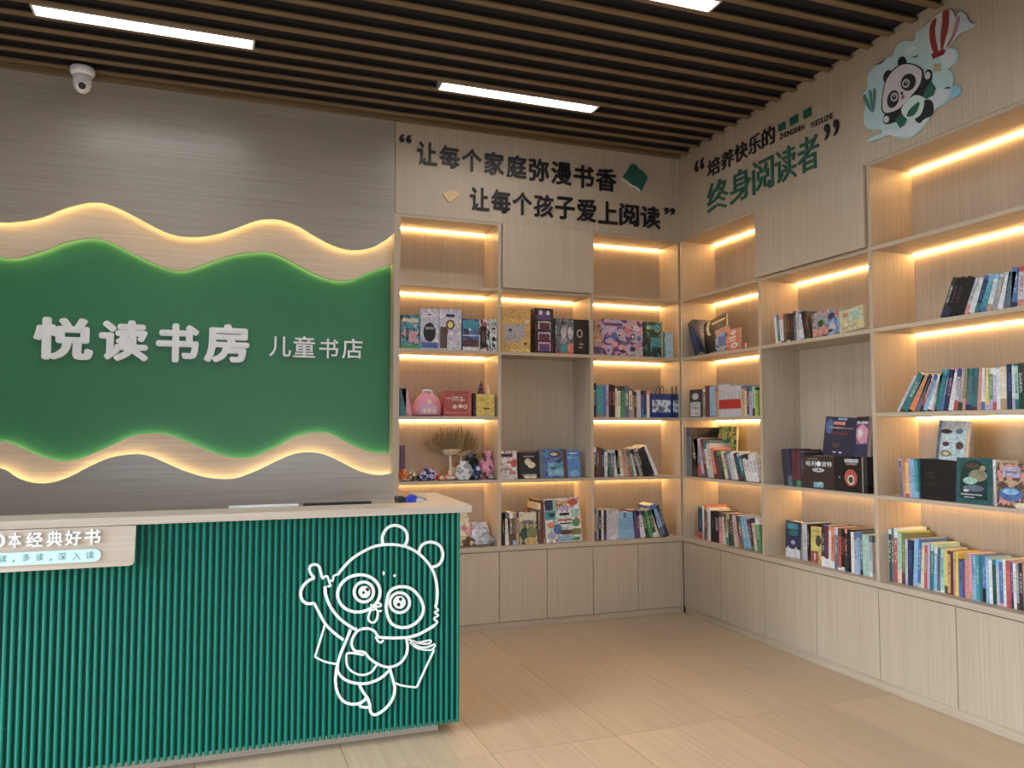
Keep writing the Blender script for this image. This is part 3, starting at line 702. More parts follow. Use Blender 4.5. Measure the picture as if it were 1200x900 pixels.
monitor(pm[0].x, pm[1].x, 4.10, at(320, 591.3, 1, 4.10).z, 'white monitor edge left of the black one behind the counter', M['white'])
def desk_box(name, xa, xb, y0, y1, zt_, mat, label, cat):
    a, b = at(xa, 588, 1, y0).x, at(xb, 588, 1, y0).x
    T = thing(name, ((a+b)/2, (y0+y1)/2, .7605), label, cat)
    wl = .006
    bm = bmesh.new(); box(bm, a, b, y0, y0+wl, .761, zt_); box(bm, a, b, y1-wl, y1, .761, zt_); box(bm, a, a+wl, y0+wl, y1-wl, .761, zt_); box(bm, b-wl, b, y0+wl, y1-wl, .761, zt_); box(bm, a+wl, b-wl, y0+wl, y1-wl, .761, .77)
    obj('walls', bm, mat, T); return T, a, b
desk_box('wooden_crate', 441, 463, 4.0, 4.06, at(448, 587.5, 1, 4.0).z, M['oak'], 'small open wooden crate right of the black monitor', 'crate')
T_, a_, b_ = desk_box('desk_organizer', 467, 476, 4.02, 4.12, at(474, 583, 1, 4.02).z, M['blackp'], 'black desk organizer at the end of the sign wall', 'organizer')
tz = at(483, 583.5, 1, 4.0).z
bx_ = at(482.5, 587, 1, 4.02).x
tt = thing('tape_dispenser', (bx_, 4.03, .7605), 'blue tape roll on a grey dispenser inside the counter corner', 'tape dispenser')
quick_box('stand', bx_-.018, bx_+.018, 3.95, 4.12, .761, tz-.045, plain('grey_plastic', (.3, .33, .38), .5), tt)
bm = bmesh.new(); lathe(bm, [(.026, -.018), (.030, -.014), (.030, .014), (.026, .018)], (bx_, 4.02, tz-.014), 24, Matrix.Rotation(math.pi/2, 3, 'X')); obj('tape_roll', bm, plain('blue_tape', (.01, .04, .50), .3), tt, smooth=False)
gx0, gx1 = at(487.5, 587, 1, 4.0).x, at(494, 587, 1, 4.0).x
T_ = thing('pen_tray', ((gx0+gx1)/2, 4.0, .7605), 'pale grey file box beside the blue tape roll', 'file box')
quick_box('box', gx0, gx1, 3.90, 4.10, .761, at(491, 586.5, 1, 3.90).z, plain('pale_grey_plastic', (.5, .52, .52), .5), T_, bevel=.003)

# ------------------------------------------------------------------ books
PAL = {'black': (.012,.012,.016), 'charcoal': (.035,.035,.042), 'white': (.72,.74,.76), 'cream': (.72,.62,.44), 'grey': (.34,.35,.36), 'silver': (.52,.53,.60),
 'slate': (.11,.16,.22), 'red': (.50,.035,.03), 'maroon': (.13,.02,.035), 'orange': (.72,.17,.04), 'yellow': (.78,.56,.08), 'gold': (.60,.38,.10), 'green': (.06,.30,.11),
 'dark green': (.012,.07,.045), 'mint': (.35,.60,.50), 'lime': (.38,.55,.10), 'teal': (.01,.17,.20), 'turquoise': (.02,.30,.38), 'sky blue': (.18,.44,.70), 'blue': (.03,.13,.42),
 'navy': (.015,.03,.10), 'purple': (.10,.04,.22), 'lilac': (.44,.38,.60), 'pink': (.70,.28,.38), 'salmon': (.62,.22,.17), 'brown': (.11,.06,.04), 'tan': (.45,.30,.17), 'olive': (.20,.22,.08)}
ORD = 'first second third fourth fifth sixth seventh eighth ninth tenth eleventh twelfth thirteenth fourteenth fifteenth sixteenth seventeenth eighteenth nineteenth twentieth'.split()
ORD += ['twenty-'+x for x in ORD[:9]]+['thirtieth']+['thirty-'+x for x in ORD[:9]]+['fortieth']+['forty-'+x for x in ORD[:9]]
LIGHT = {'white', 'cream', 'silver', 'mint', 'yellow', 'sky blue', 'lilac', 'grey', 'pink', 'lime', 'tan', 'gold'}

def uvbox(bm, x0, x1, y0, y1, z0, z1, W, Dp, H, uvl):
    fs = box(bm, x0, x1, y0, y1, z0, z1)
    for f in fs:
        n = f.normal if f.normal.length else None
        f.normal_update(); n = f.normal
        for l in f.loops:
            p = l.vert.co
            if abs(n.y) > .5: l[uvl].uv = (p.x/W, p.z/H)
            elif abs(n.x) > .5: l[uvl].uv = (p.y/Dp, p.z/H)
            else: l[uvl].uv = (p.x/W, p.y/Dp)

def colours(o, c, acc, sec):
    o.color = (*PAL[c], 1); o['accent'] = [*PAL[acc], 1.0]; o['second'] = [*PAL[sec], 1.0]

def book_mesh(w_, d_, h_, faceout):
    """spine-on: thickness along x; face-out: cover in the x-z plane, thickness along y. Returns cover and pages"""
    c = .0014; bm = bmesh.new(); uvl = bm.loops.layers.uv.new('UVMap'); a = (w_, d_, h_, uvl)
    if not faceout:
        uvbox(bm, 0, w_, 0, c, 0, h_, *a); uvbox(bm, 0, c, c, d_, 0, h_, *a); uvbox(bm, w_-c, w_, c, d_, 0, h_, *a)
        pg = bmesh.new(); box(pg, c, w_-c, c, d_-.003, .002, h_-.0025)
    else:
        uvbox(bm, 0, w_, 0, c, 0, h_, *a); uvbox(bm, 0, w_, d_-c, d_, 0, h_, *a); uvbox(bm, 0, c, c, d_-c, 0, h_, *a)
        pg = bmesh.new(); box(pg, c, w_-.003, c, d_-c, .002, h_-.0025)
    return bm, pg

def size_word(t_): return 'thin' if t_ < .014 else ('thick' if t_ > .032 else 'slim' if t_ < .021 else 'medium')

class Row:
    """one shelf row. wall back/right, name of the place, z of the shelf top, set = distance of the spines behind the shelf edge"""
    def __init__(s, wall, place, z, set_):
        s.wall, s.place, s.z, s.set = wall, place, z, set_
        s.ax, s.val = (1, D+set_) if wall == 'back' else (0, RX+set_)
        s.n = 0; s.rot = 0 if wall == 'back' else -math.pi/2
        s.group = 'books on the '+place; s.prev = None
    def u(s, px):
        p = at(px, 450, s.ax, s.val)
        # verticals are not quite upright in the photo: look the column up at the height of the shelf
        for _ in range(3):
            py = s.py(p); p = at(px, py, s.ax, s.val)
        return p.x if s.wall == 'back' else -p.y
    def py(s, p):
        q = Vector((p.x, p.y, s.z))-Vector((0, 0, EYE)); return 450-F_PX*q.dot(UPV)/q.dot(FWD)
    def zz(s, px, py, extra=0):
        return at(px, py, s.ax, s.val+extra).z
    def place_at(s, u, extra=0, z=None):
        z = s.z+.0005 if z is None else z
        return Vector((u, s.val+extra, z)) if s.wall == 'back' else Vector((s.val+extra, -u, z))
    def spine(s, xa, xb, yt, col, lean=0, acc=None, sec=None, depth=None, word=None, extra=0, label=None):
        """spine-on book between photo columns xa..xb at its foot, top at row yt, top shifted by lean px"""
        s.n += 1
        ua, ub = s.u(xa), s.u(xb); h = s.zz((xa+xb)/2+lean, yt, extra)-s.z
        scale = (ub-ua)/(xb-xa); th_ = math.atan2(lean*scale, h)
        t_ = max((ub-ua)*math.cos(th_)-.0006, .004); hh = max((h-t_*abs(math.sin(th_)))/math.cos(th_), .08)
        d_ = depth or min(.25, max(.13, hh*.72))
        d_ = min(d_, DEEP-.03-s.set-extra)
        bm, pg = book_mesh(t_, d_, hh, False)
        name = 'book'
        acc = acc or R.choice(['white', 'cream', 'yellow', 'silver'] if col not in LIGHT else ['navy', 'black', 'red', 'teal', 'maroon', 'blue'])
        sec = sec or (R.choice(list(PAL)) if R.random() < .5 else col)
        loc = s.place_at(ua if lean <= 0 else ub, extra)
        # rotation happens about the foot corner that stays on the shelf
        me = bpy.data.meshes.new('book'); 
        if lean > 0: bmesh.ops.translate(bm, verts=bm.verts, vec=(-t_, 0, 0)); bmesh.ops.translate(pg, verts=pg.verts, vec=(-t_, 0, 0))
        if lean < 0: loc = s.place_at(ua, extra)
        bm.to_mesh(me); bm.free(); me.materials.append(M['spine'])
        o = bpy.data.objects.new('book', me); COL.objects.link(o); o.location = loc; colours(o, col, acc, sec)
        if lean > 0: o.location = s.place_at(ub, extra)
        o.rotation_euler = (0, th_, s.rot)
        if lean > 0: pass
        mp = bpy.data.meshes.new('page_block'); pg.to_mesh(mp); pg.free(); mp.materials.append(M['page'])
        p = bpy.data.objects.new('page_block', mp); COL.objects.link(p); p.parent = o
        ln = '' if abs(lean) < 2.5 else ' leaning'
        tag(o, label or '%s %s%s book, %s from left, %s' % (size_word(t_), col, ln, ORD[s.n-1], s.place), 'book', s.group)
        return o
    def run(s, x, items):
        """items: (right px, top px, colour[, lean[, accent[, second]]])"""
        for it in items:
            xb, yt, col = it[:3]; lean = it[3] if len(it) > 3 else 0
            s.spine(x, xb, yt, col, lean, *(it[4:6]))
            x = xb
    def face(s, xa, xb, yt, col, acc, sec, label, t_=.018, extra=.02, tilt=8, z=None, art=None, kind='book', cat='book', roll=0, mat='cover', group=True, yb=None):
        """book (or carton) showing its front; tilt leans it back, roll turns it in its own plane"""
        s.n += 1 if kind == 'book' else 0
        ua, ub = s.u(xa), s.u(xb); zb = s.z if z is None else z
        h = s.zz((xa+xb)/2, yt, extra)-zb; w_ = ub-ua; a = math.radians(tilt); hh = h/math.cos(a)
        if kind == 'book': bm, pg = book_mesh(w_, t_, hh, True)
        else:
            bm = bmesh.new(); uvl = bm.loops.layers.uv.new('UVMap'); uvbox(bm, 0, w_, 0, t_, 0, hh, w_, t_, hh, uvl); pg = None
        me = bpy.data.meshes.new(kind); bm.to_mesh(me); bm.free(); me.materials.append(M[mat])
        o = bpy.data.objects.new(kind, me); COL.objects.link(o); o.location = s.place_at(ua, extra, zb+.0008); colours(o, col, acc, sec)
        o.rotation_euler = Matrix.Rotation(s.rot, 3, 'Z').__matmul__(Matrix.Rotation(-a, 3, 'X')).__matmul__(Matrix.Rotation(math.radians(roll), 3, 'Y')).to_euler()
        if pg:
            mp = bpy.data.meshes.new('page_block'); pg.to_mesh(mp); pg.free(); mp.materials.append(M['page'])
            p = bpy.data.objects.new('page_block', mp); COL.objects.link(p); p.parent = o
        if art: s.art(o, w_, hh, art)
        tag(o, label, cat, s.group if group else None)
        return o
    def art(s, o, w_, h_, art):
        bm = bmesh.new(); cl_ = bm.loops.layers.float_color.new('ink'); y = -.0006
        for sh, cu, cv, ru, rv, c in art:
            col = PAL[c] if isinstance(c, str) else c
            if sh == 'e': P = [(cu+ru*math.cos(2*math.pi*k/16), cv+rv*math.sin(2*math.pi*k/16)) for k in range(16)]
            elif sh == 't': P = [(cu-ru, cv-rv), (cu+ru, cv-rv), (cu, cv+rv)]
            else: P = [(cu-ru, cv-rv), (cu+ru, cv-rv), (cu+ru, cv+rv), (cu-ru, cv+rv)]
            f = bm.faces.new([bm.verts.new((a_*w_, y, b_*h_)) for a_, b_ in P]); y -= .0003
            for l in f.loops: l[cl_] = (*col, 1)
        me = bpy.data.meshes.new('cover_print'); bm.to_mesh(me); bm.free(); me.materials.append(M['ink'])
        a = bpy.data.objects.new('cover_print', me); COL.objects.link(a); a.parent = o
    def writing(s, o, txt, u0, u1, v0, v1, w_, h_, mat, name='title'):
        n = len(txt); p = (u1-u0)/(n-.1)
        bmj = bmesh.new()
        for i, ch in enumerate(txt):
            vs, fs = glyph(ch, .05, 0)
            if not vs: continue
            xs = [v.x for v in vs]; ys = [v.y for v in vs]; a0, a1, b0, b1 = min(xs), max(xs), min(ys), max(ys)
            nv = [bmj.verts.new(((u0+i*p+.9*p*(v.x-a0)/(a1-a0))*w_, -.0015-(.001 if v.z > 0 else 0), (v0+(v1-v0)*(v.y-b0)/(b1-b0))*h_)) for v in vs]
            for f in fs:
                try: bmj.faces.new([nv[k] for k in f])
                except ValueError: pass
        me = bpy.data.meshes.new(name); bmj.to_mesh(me); bmj.free(); me.materials.append(mat)
        a = bpy.data.objects.new(name, me); COL.objects.link(a); a.parent = o

H2 = ST/2
Z2, Z3, Z4, Z5_, ZL = ZS[1]+H2, ZS[2]+H2, ZS[3]+H2, ZS[4]+H2, ZW1

def wh(o): # width and height of a face-out thing
    d_ = o.data; return max(v.co.x for v in d_.vertices), max(v.co.z for v in d_.vertices)

# --- back wall, left bay, second compartment: toy cartons
PL = 'second shelf, left bay of back wall'
rw = Row('back', PL, Z3, .03); rw.group = 'toy cartons on the second shelf'
def carton(rw, xa, xb, yt, c, a, b_, label, t_=.10, art=None, extra=0, tilt=0, mat='cover', **k):
    return rw.face(xa, xb, yt, c, a, b_, label, t_=t_, extra=extra, tilt=tilt, art=art, kind='toy_carton', cat='box', mat=mat, **k)
carton(rw, 469.5, 492, 369, 'turquoise', 'dark green', 'pink', 'teal green toy carton, leftmost on the %s' % PL, art=[('r',.5,.84,.42,.05,'cream'),('r',.62,.36,.2,.16,'pink'),('r',.45,.06,.45,.05,'green')])
carton(rw, 492.5, 514, 362, 'silver', 'lilac', 'white', 'pale blue carton showing a round dark device, %s' % PL, art=[('e',.5,.42,.34,.24,'black'),('r',.5,.52,.22,.03,'grey'),('r',.5,.10,.45,.07,'blue'),('e',.5,.86,.08,.02,'navy')])
carton(rw, 514.5, 540.5, 362.5, 'silver', 'lilac', 'white', 'tall silvery carton with a gold round print and brown figure', art=[('r',.5,.84,.2,.04,'navy'),('e',.5,.62,.2,.12,'charcoal'),('e',.5,.62,.13,.085,'yellow'),('r',.2,.30,.16,.26,'brown'),('e',.30,.45,.1,.1,'maroon')])
carton(rw, 542, 561, 374, 'blue', 'navy', 'slate', 'short blue carton with white band at its foot', art=[('r',.5,.82,.45,.13,'turquoise'),('r',.5,.48,.5,.015,'white'),('r',.5,.24,.45,.1,'maroon'),('r',.5,.06,.5,.055,'white'),('e',.45,.66,.08,.04,'white')])
carton(rw, 561.5, 573.5, 374.5, 'white', 'black', 'red', 'white carton with a black figure, second from right of its shelf', art=[('r',.4,.45,.32,.34,'black'),('e',.4,.45,.2,.2,'brown'),('t',.55,.88,.3,.08,'red')])
carton(rw, 574, 583, 374, 'white', 'silver', 'black', 'narrow white carton with dark figures beside the divider panel', art=[('e',.5,.82,.3,.05,'grey'),('e',.5,.7,.25,.04,'brown'),('e',.5,.38,.25,.07,'black'),('e',.5,.18,.2,.05,'charcoal')])
# --- middle bay, second compartment
PL = 'second shelf, middle bay of back wall'
rw = Row('back', PL, Z3, .03); rw.group = 'toy cartons on the second shelf'
o = carton(rw, 588, 621.5, 361, 'gold', 'yellow', 'gold', 'yellow carton with a grey slab print and white heading', t_=.13, mat='cover', art=[('r',.5,.5,.5,.5,(.62,.36,.06)),('r',.45,.43,.36,.20,(.42,.38,.42)),('t',.70,.26,.18,.12,(.62,.36,.06)),('r',.5,.71,.3,.05,(.75,.42,.03)),('e',.88,.70,.08,.05,'cream'),('e',.30,.50,.05,.03,'black'),('e',.82,.2,.05,.03,'black'),('r',.6,.05,.35,.03,'yellow')])
carton(rw, 627, 648.5, 361.5, 'black', 'charcoal', 'maroon', 'tall black carton with four stacked purple pictures', t_=.12, art=[('r',.5,.85,.36,.10,'purple'),('e',.3,.9,.1,.05,'white'),('e',.7,.9,.1,.05,'white'),('r',.5,.62,.34,.09,'silver'),('r',.52,.6,.28,.08,'maroon'),('r',.5,.38,.34,.09,'lilac'),('r',.5,.36,.28,.07,'maroon'),('r',.5,.15,.34,.1,'pink'),('r',.5,.13,.28,.08,'purple')])
carton(rw, 651, 672.5, 373.5, 'slate', 'grey', 'brown', 'grey toy carton with blue and orange lower panels', t_=.10, art=[('r',.45,.16,.16,.13,'turquoise'),('r',.82,.16,.15,.13,'orange'),('e',.45,.6,.14,.18,'silver'),('e',.8,.6,.14,.18,'silver'),('e',.4,.88,.1,.06,'navy'),('r',.5,.02,.5,.02,'red')])
carton(rw, 673, 694, 375, 'black', 'charcoal', 'navy', 'black carton with faint white curl, right of the grey carton', t_=.10, art=[('r',.5,.5,.5,.5,'black'),('e',.3,.6,.16,.12,'silver'),('e',.3,.6,.11,.085,'black'),('r',.4,.3,.12,.02,'grey'),('r',.35,.2,.10,.02,'grey'),('e',.4,.4,.08,.04,'charcoal'),('r',.8,.9,.08,.05,'brown')])
# --- right bay, second compartment
PL = 'second shelf, right bay of back wall'
rw = Row('back', PL, Z3, .03); rw.group = 'toy cartons on the second shelf'
carton(rw, 696, 705, 376, 'grey', 'orange', 'brown', 'narrow grey carton with orange stripes left of the lilac one', art=[('r',.5,.5,.42,.02,'orange'),('r',.5,.42,.42,.02,'cream'),('r',.5,.34,.42,.02,'orange'),('r',.5,.14,.4,.1,'purple')])
o = carton(rw, 705.5, 753.5, 375, 'lilac', 'purple', 'pink', 'wide lilac jigsaw carton crowded with small dark figures', t_=.06, art=[('r',.28,.86,.22,.04,'purple'),('e',.3,.55,.09,.1,'blue'),('e',.42,.58,.05,.06,'white'),('e',.42,.57,.03,.035,'black'),('e',.3,.32,.09,.09,'pink'),('e',.75,.55,.06,.08,'black'),('e',.75,.55,.035,.045,'white'),('e',.85,.78,.07,.08,'white'),('e',.6,.7,.07,.09,'salmon'),('e',.9,.5,.05,.07,'blue'),('e',.75,.2,.06,.06,'navy'),('e',.55,.35,.12,.05,'slate'),('e',.5,.12,.08,.04,'charcoal'),('r',.8,.08,.18,.05,'silver')])
carton(rw, 755, 777, 377.5, 'dark green', 'black', 'turquoise', 'dark green carton with bright blue panel right of the lilac carton', t_=.05, art=[('r',.66,.42,.32,.14,'turquoise'),('e',.7,.82,.18,.12,'turquoise'),('e',.22,.84,.1,.06,'mint'),('r',.95,.5,.04,.48,'lime')])
carton(rw, 779.5, 789, 389, 'sky blue', 'white', 'sky blue', 'small pale blue carton at the right end beside the corner', t_=.03, art=[('r',.5,.5,.38,.42,(.42,.66,.85))])

# --- back wall left bay, third compartment
PL = 'third shelf, left bay of back wall'
rw = Row('back', PL, Z4, .03)
rw.spine(468.8, 476, 455, 'teal', 0, 'teal', 'teal', label='dark teal book at the left end of the third shelf')
rw.spine(477, 483.5, 455, 'pink', -7, 'pink', 'salmon', label='pink book leaning left against the dark teal one')
# pink backpack
ub0, ub1 = rw.u(485), rw.u(520.5); cxk = (ub0+ub1)/2; hw_ = (ub1-ub0)/2; ztop = rw.zz(503, 457); hk = ztop-Z4
bpk = thing('backpack', (cxk, D+.10, Z4), 'small pink domed children backpack with a printed front on the third shelf', 'backpack')
def rounded(bm, prof, y0, y1, n=7, bulge=.02):
    """soft pouch: outline prof (x, z) inflated between y0 and y1"""
    cx_ = sum(p[0] for p in prof)/len(prof); cz_ = sum(p[1] for p in prof)/len(prof); rings = []
    for k in range(n):
        t_ = k/(n-1); y = y0+(y1-y0)*t_; sc = 1-.28*abs(2*t_-1)**3
        rings.append([bm.verts.new((cx_+(p[0]-cx_)*sc, y, cz_+(p[1]-cz_)*sc)) for p in prof])
    for i in range(n-1):
        for k in range(len(prof)):
            bm.faces.new((rings[i][k], rings[i+1][k], rings[i+1][(k+1) % len(prof)], rings[i][(k+1) % len(prof)]))
    for ring, y in ((rings[0], y0-bulge), (rings[-1], y1+bulge)):
        c_ = bm.verts.new((cx_, y, cz_))
        for k in range(len(ring)): bm.faces.new((ring[k], ring[(k+1) % len(ring)], c_))
    bmesh.ops.recalc_face_normals(bm, faces=bm.faces[:])
pr_ = curve_pts([(cxk-hw_*.95, Z4+.002), (cxk-hw_, Z4+hk*.25), (cxk-hw_*.75, Z4+hk*.62), (cxk-hw_*.35, Z4+hk*.86), (cxk, Z4+hk*.90), (cxk+hw_*.4, Z4+hk*.86), (cxk+hw_*.85, Z4+hk*.62), (cxk+hw_, Z4+hk*.25), (cxk+hw_*.9, Z4+.002)], 3)
bm = bmesh.new(); rounded(bm, [(p.x, p.y) for p in pr_], D+.055, D+.16); obj('body', bm, plain('pink_backpack_fabric', (.72, .30, .38), .6), bpk, smooth=True)
bm = bmesh.new(); rounded(bm, [(cxk+a*hw_, Z4+b*hk) for a, b in ((-.62, .06), (-.55, .32), (-.3, .45), (.3, .45), (.6, .32), (.66, .06))], D+.035, D+.06, 4, .006); obj('front_pocket', bm, plain('lilac_pocket_fabric', (.62, .38, .62), .6), bpk, smooth=True)
bm = bmesh.new(); tube(bm, curve_pts([(cxk-.035, D+.09, Z4+hk*.84), (cxk-.03, D+.09, Z4+hk*.97), (cxk, D+.09, Z4+hk), (cxk+.03, D+.09, Z4+hk*.97), (cxk+.035, D+.09, Z4+hk*.84)], 4), .008, 8); obj('handle', bm, plain('white_strap', (.62, .62, .72), .6), bpk, smooth=True)
bm = bmesh.new()
for a, b, r1_, r2_ in ((0, .55, .16, .10), (-.3, .2, .1, .07), (.3, .2, .1, .07), (0, .22, .12, .10)):
    slab(bm, [(cxk+a*hw_+r1_*hw_*math.cos(t_), Z4+b*hk+r2_*hk*math.sin(t_)) for t_ in [2*math.pi*k/12 for k in range(12)]], back3(D+.030), 0, .002)
obj('print', bm, plain('pale_yellow_print', (.72, .62, .42), .6), bpk)
o = rw.face(521, 553, 458, 'red', 'red', 'orange', 'red gift carton with white writing, right of the pink backpack', t_=.08, extra=.01, tilt=0, kind='gift_carton', cat='box', group=False,
    art=[('r',.45,.5,.46,.48,(.42,.02,.02)),('r',.93,.5,.06,.48,(.55,.05,.03)),('r',.18,.70,.12,.03,'gold'),('r',.42,.74,.12,.03,'cream'),('r',.42,.64,.14,.02,'cream'),('r',.62,.68,.03,.10,'cream'),('r',.7,.64,.06,.02,'cream'),('e',.38,.38,.08,.08,'cream'),('e',.58,.40,.09,.07,'cream'),('e',.76,.38,.08,.09,'cream'),('e',.76,.38,.04,.05,(.42,.02,.02)),('r',.45,.13,.4,.02,'orange')])
rw.spine(554, 557.5, 461, 'black', 0, 'black', 'charcoal', label='thin black book squeezed between the red and yellow cartons')
o = rw.face(558, 579.5, 462, 'yellow', 'gold', 'yellow', 'yellow carton at the right end of the third shelf, left bay', t_=.09, extra=.0, tilt=0, kind='gift_carton', cat='box', group=False, art=[('r',.5,.5,.5,.5,(.72,.50,.04)),('r',.55,.36,.18,.035,'brown'),('r',.5,.08,.3,.02,'gold')])
ytop = Z4+.001+wh(o)[1]
u_ = rw.u(565.5)
orn = thing('figurine', (u_, D+.07, ytop), 'tiny dark ornament with tiered tops standing on the yellow carton', 'figurine')
bm = bmesh.new(); lathe(bm, [(.026, .0), (.028, .02), (.015, .03), (.024, .04), (.012, .055), (.016, .062), (.005, .075), (.002, .095)], (u_, D+.07, ytop+.001), 10); obj('tower', bm, plain('dark_ornament', (.10, .05, .05), .4), orn)
bm = bmesh.new(); lathe(bm, [(.012, 0), (.014, .01), (.008, .05), (.003, .07)], (rw.u(574), D+.07, ytop+.001), 10); o = obj('figurine', bm, M['stem'], base=(rw.u(574), D+.07, ytop+.001)); tag(o, 'tiny tan ornament right of the dark one on yellow carton', 'figurine')

# --- crumpled bags
def bag(name, wall_y, xa, xb, yt, yb, z, col, col2, label, seed, flat=1.0, cat='bag', depth=.10):
    ua = at(xa, yb, 1, wall_y).x; ub = at(xb, yb, 1, wall_y).x; zt_ = at((xa+xb)/2, yt, 1, wall_y).z
    cx_, hh = (ua+ub)/2, zt_-z; rr = random.Random(seed)
    T = thing(name, (cx_, wall_y+depth/2, z), label, cat)
    bm = bmesh.new(); bmesh.ops.create_icosphere(bm, subdivisions=3, radius=1)
    ph = [rr.uniform(0, 6) for _ in range(6)]
    for v in bm.verts:
        x, y, zz_ = v.co
        k = 1+.10*math.sin(7*x+ph[0]+3*zz_)+.10*math.sin(9*y+ph[1]+4*x)+.08*math.sin(13*zz_+ph[2])+rr.uniform(-.06, .06)
        zz2 = (zz_*k+1)/2
        v.co = (cx_+x*k*(ub-ua)/2*1.06*(1-.25*max(zz2, 0)), wall_y+depth/2+y*k*depth/2*.85, z+.0015+max(0, min(zz2, 1.05))*hh*.9)
    m = M.get(col+col2)
    if not m:
        m, N, L, b = new_mat('wrapper_'+col.replace(' ', '_')); t = N.new('ShaderNodeTexVoronoi'); t.inputs['Scale'].default_value = 34
        g = N.new('ShaderNodeNewGeometry'); L.new(g.outputs['Position'], t.inputs['Vector']); r_ = N.new('ShaderNodeValToRGB'); L.new(t.outputs['Color'], r_.inputs[0])
        r_.color_ramp.interpolation = 'CONSTANT'; r_.color_ramp.elements[0].color = (*PAL[col], 1); r_.color_ramp.elements[1].position = .62; r_.color_ramp.elements[1].color = (*PAL[col2], 1)
        L.new(r_.outputs[0], b.inputs['Base Color']); b.inputs['Roughness'].default_value = .28; M[col+col2] = m
    obj('pouch', bm, m, T)
    bm = bmesh.new(); px_ = [Vector((cx_+(ub-ua)*.20*math.cos(a), wall_y+depth/2+.012*math.sin(a), z+hh*.80)) for a in [2*math.pi*k/10 for k in range(10)]]
    ring = [bm.verts.new(p) for p in px_]; ring2 = [bm.verts.new((p.x+(p.x-cx_)*.5+rr.uniform(-.004, .004), p.y+rr.uniform(-.006, .006), z+hh*rr.uniform(.93, 1.0))) for p in px_]
    for k in range(10): bm.faces.new((ring[k], ring[(k+1) % 10], ring2[(k+1) % 10], ring2[k]))
    obj('gathered_top', bm, m, T)
    return T
W4 = D+.03
bag('snack_bag', W4, 469, 480, 550, 566, Z5_, 'orange', 'white', 'orange and white packet at the far left of the fourth shelf', 1, cat='packet')
bag('snack_bag', W4, 480, 489, 551, 566, Z5_, 'cream', 'brown', 'cream packet second from left on the fourth shelf', 2, cat='packet')
bag('snack_bag', W4+.02, 487, 500, 556, 567, Z5_, 'black', 'silver', 'low black and silver packet left of the purple pouch', 3, cat='packet')
bag('snack_bag', W4, 494, 514, 549, 566, Z5_, 'lilac', 'navy', 'lilac and navy pouch left of the dried plants', 4, cat='packet')
bag('snack_bag', W4, 513, 522, 556, 566, Z5_, 'red', 'cream', 'small red packet left of the dried plant stems', 5, cat='packet')
bag('snack_bag', W4, 522, 536, 557, 566, Z5_, 'salmon', 'white', 'flat red and white packet lying before the plant stems', 6, cat='packet')
bag('snack_bag', W4+.06, 527, 542, 546, 563, Z5_, 'cream', 'gold', 'cream packet behind the white dotted bag', 7, cat='packet')
bag('snack_bag', W4, 536, 556, 540, 565, Z5_, 'white', 'grey', 'white bag dotted with dark prints on the fourth shelf', 8)
bag('snack_bag', W4+.09, 544, 565, 531, 561, Z5_, 'black', 'charcoal', 'black bag behind the white dotted bag', 9)
bag('snack_bag', W4, 554, 567, 543, 565, Z5_, 'navy', 'silver', 'dark blue glossy bag right of the white dotted bag', 10)
bag('snack_bag', W4+.03, 565, 581, 527, 563, Z5_, 'pink', 'brown', 'tall pink and brown bag near the divider, fourth shelf', 11)
bag('snack_bag', W4, 575, 581, 556, 565, Z5_, 'grey', 'silver', 'tiny grey packet beside the divider, fourth shelf', 12, cat='packet')
WL = D+.05
bag('plush_bag', WL, 532, 556, 600, 638, ZL, 'cream', 'pink', 'cream and pink clear bag just right of the counter edge', 13)
bag('plush_bag', WL+.01, 550, 575, 612, 640, ZL, 'silver', 'white', 'silvery white bag on the ledge, left of the divider', 14)
bag('plush_bag', WL-.01, 540, 562, 628, 642, ZL, 'brown', 'cream', 'low brown and cream packet in front of the clear bag', 15)
bag('plush_bag', WL-.02, 556, 582, 626, 643, ZL, 'grey', 'silver', 'grey wrapped bundle lying flat beside the divider on ledge', 16)
bag('plush_bag', WL+.10, 562, 577, 612, 636, ZL, 'pink', 'white', 'pink bag standing behind the silvery white one', 17)
# purple tag on the back panel
pt0, pt1 = at(468.5, 543, 1, D+.12), at(474.5, 522, 1, D+.12)
o = rw.__class__('back', 'fourth shelf', Z5_, .11)
q_ = quick_box('purple_card', pt0.x+.002, pt1.x, D+.11, D+.14, Z5_+.001, pt1.z, plain('purple_card', (.13, .07, .16), .5)); tag(q_, 'dull purple card box standing at the left end, fourth shelf', 'box')

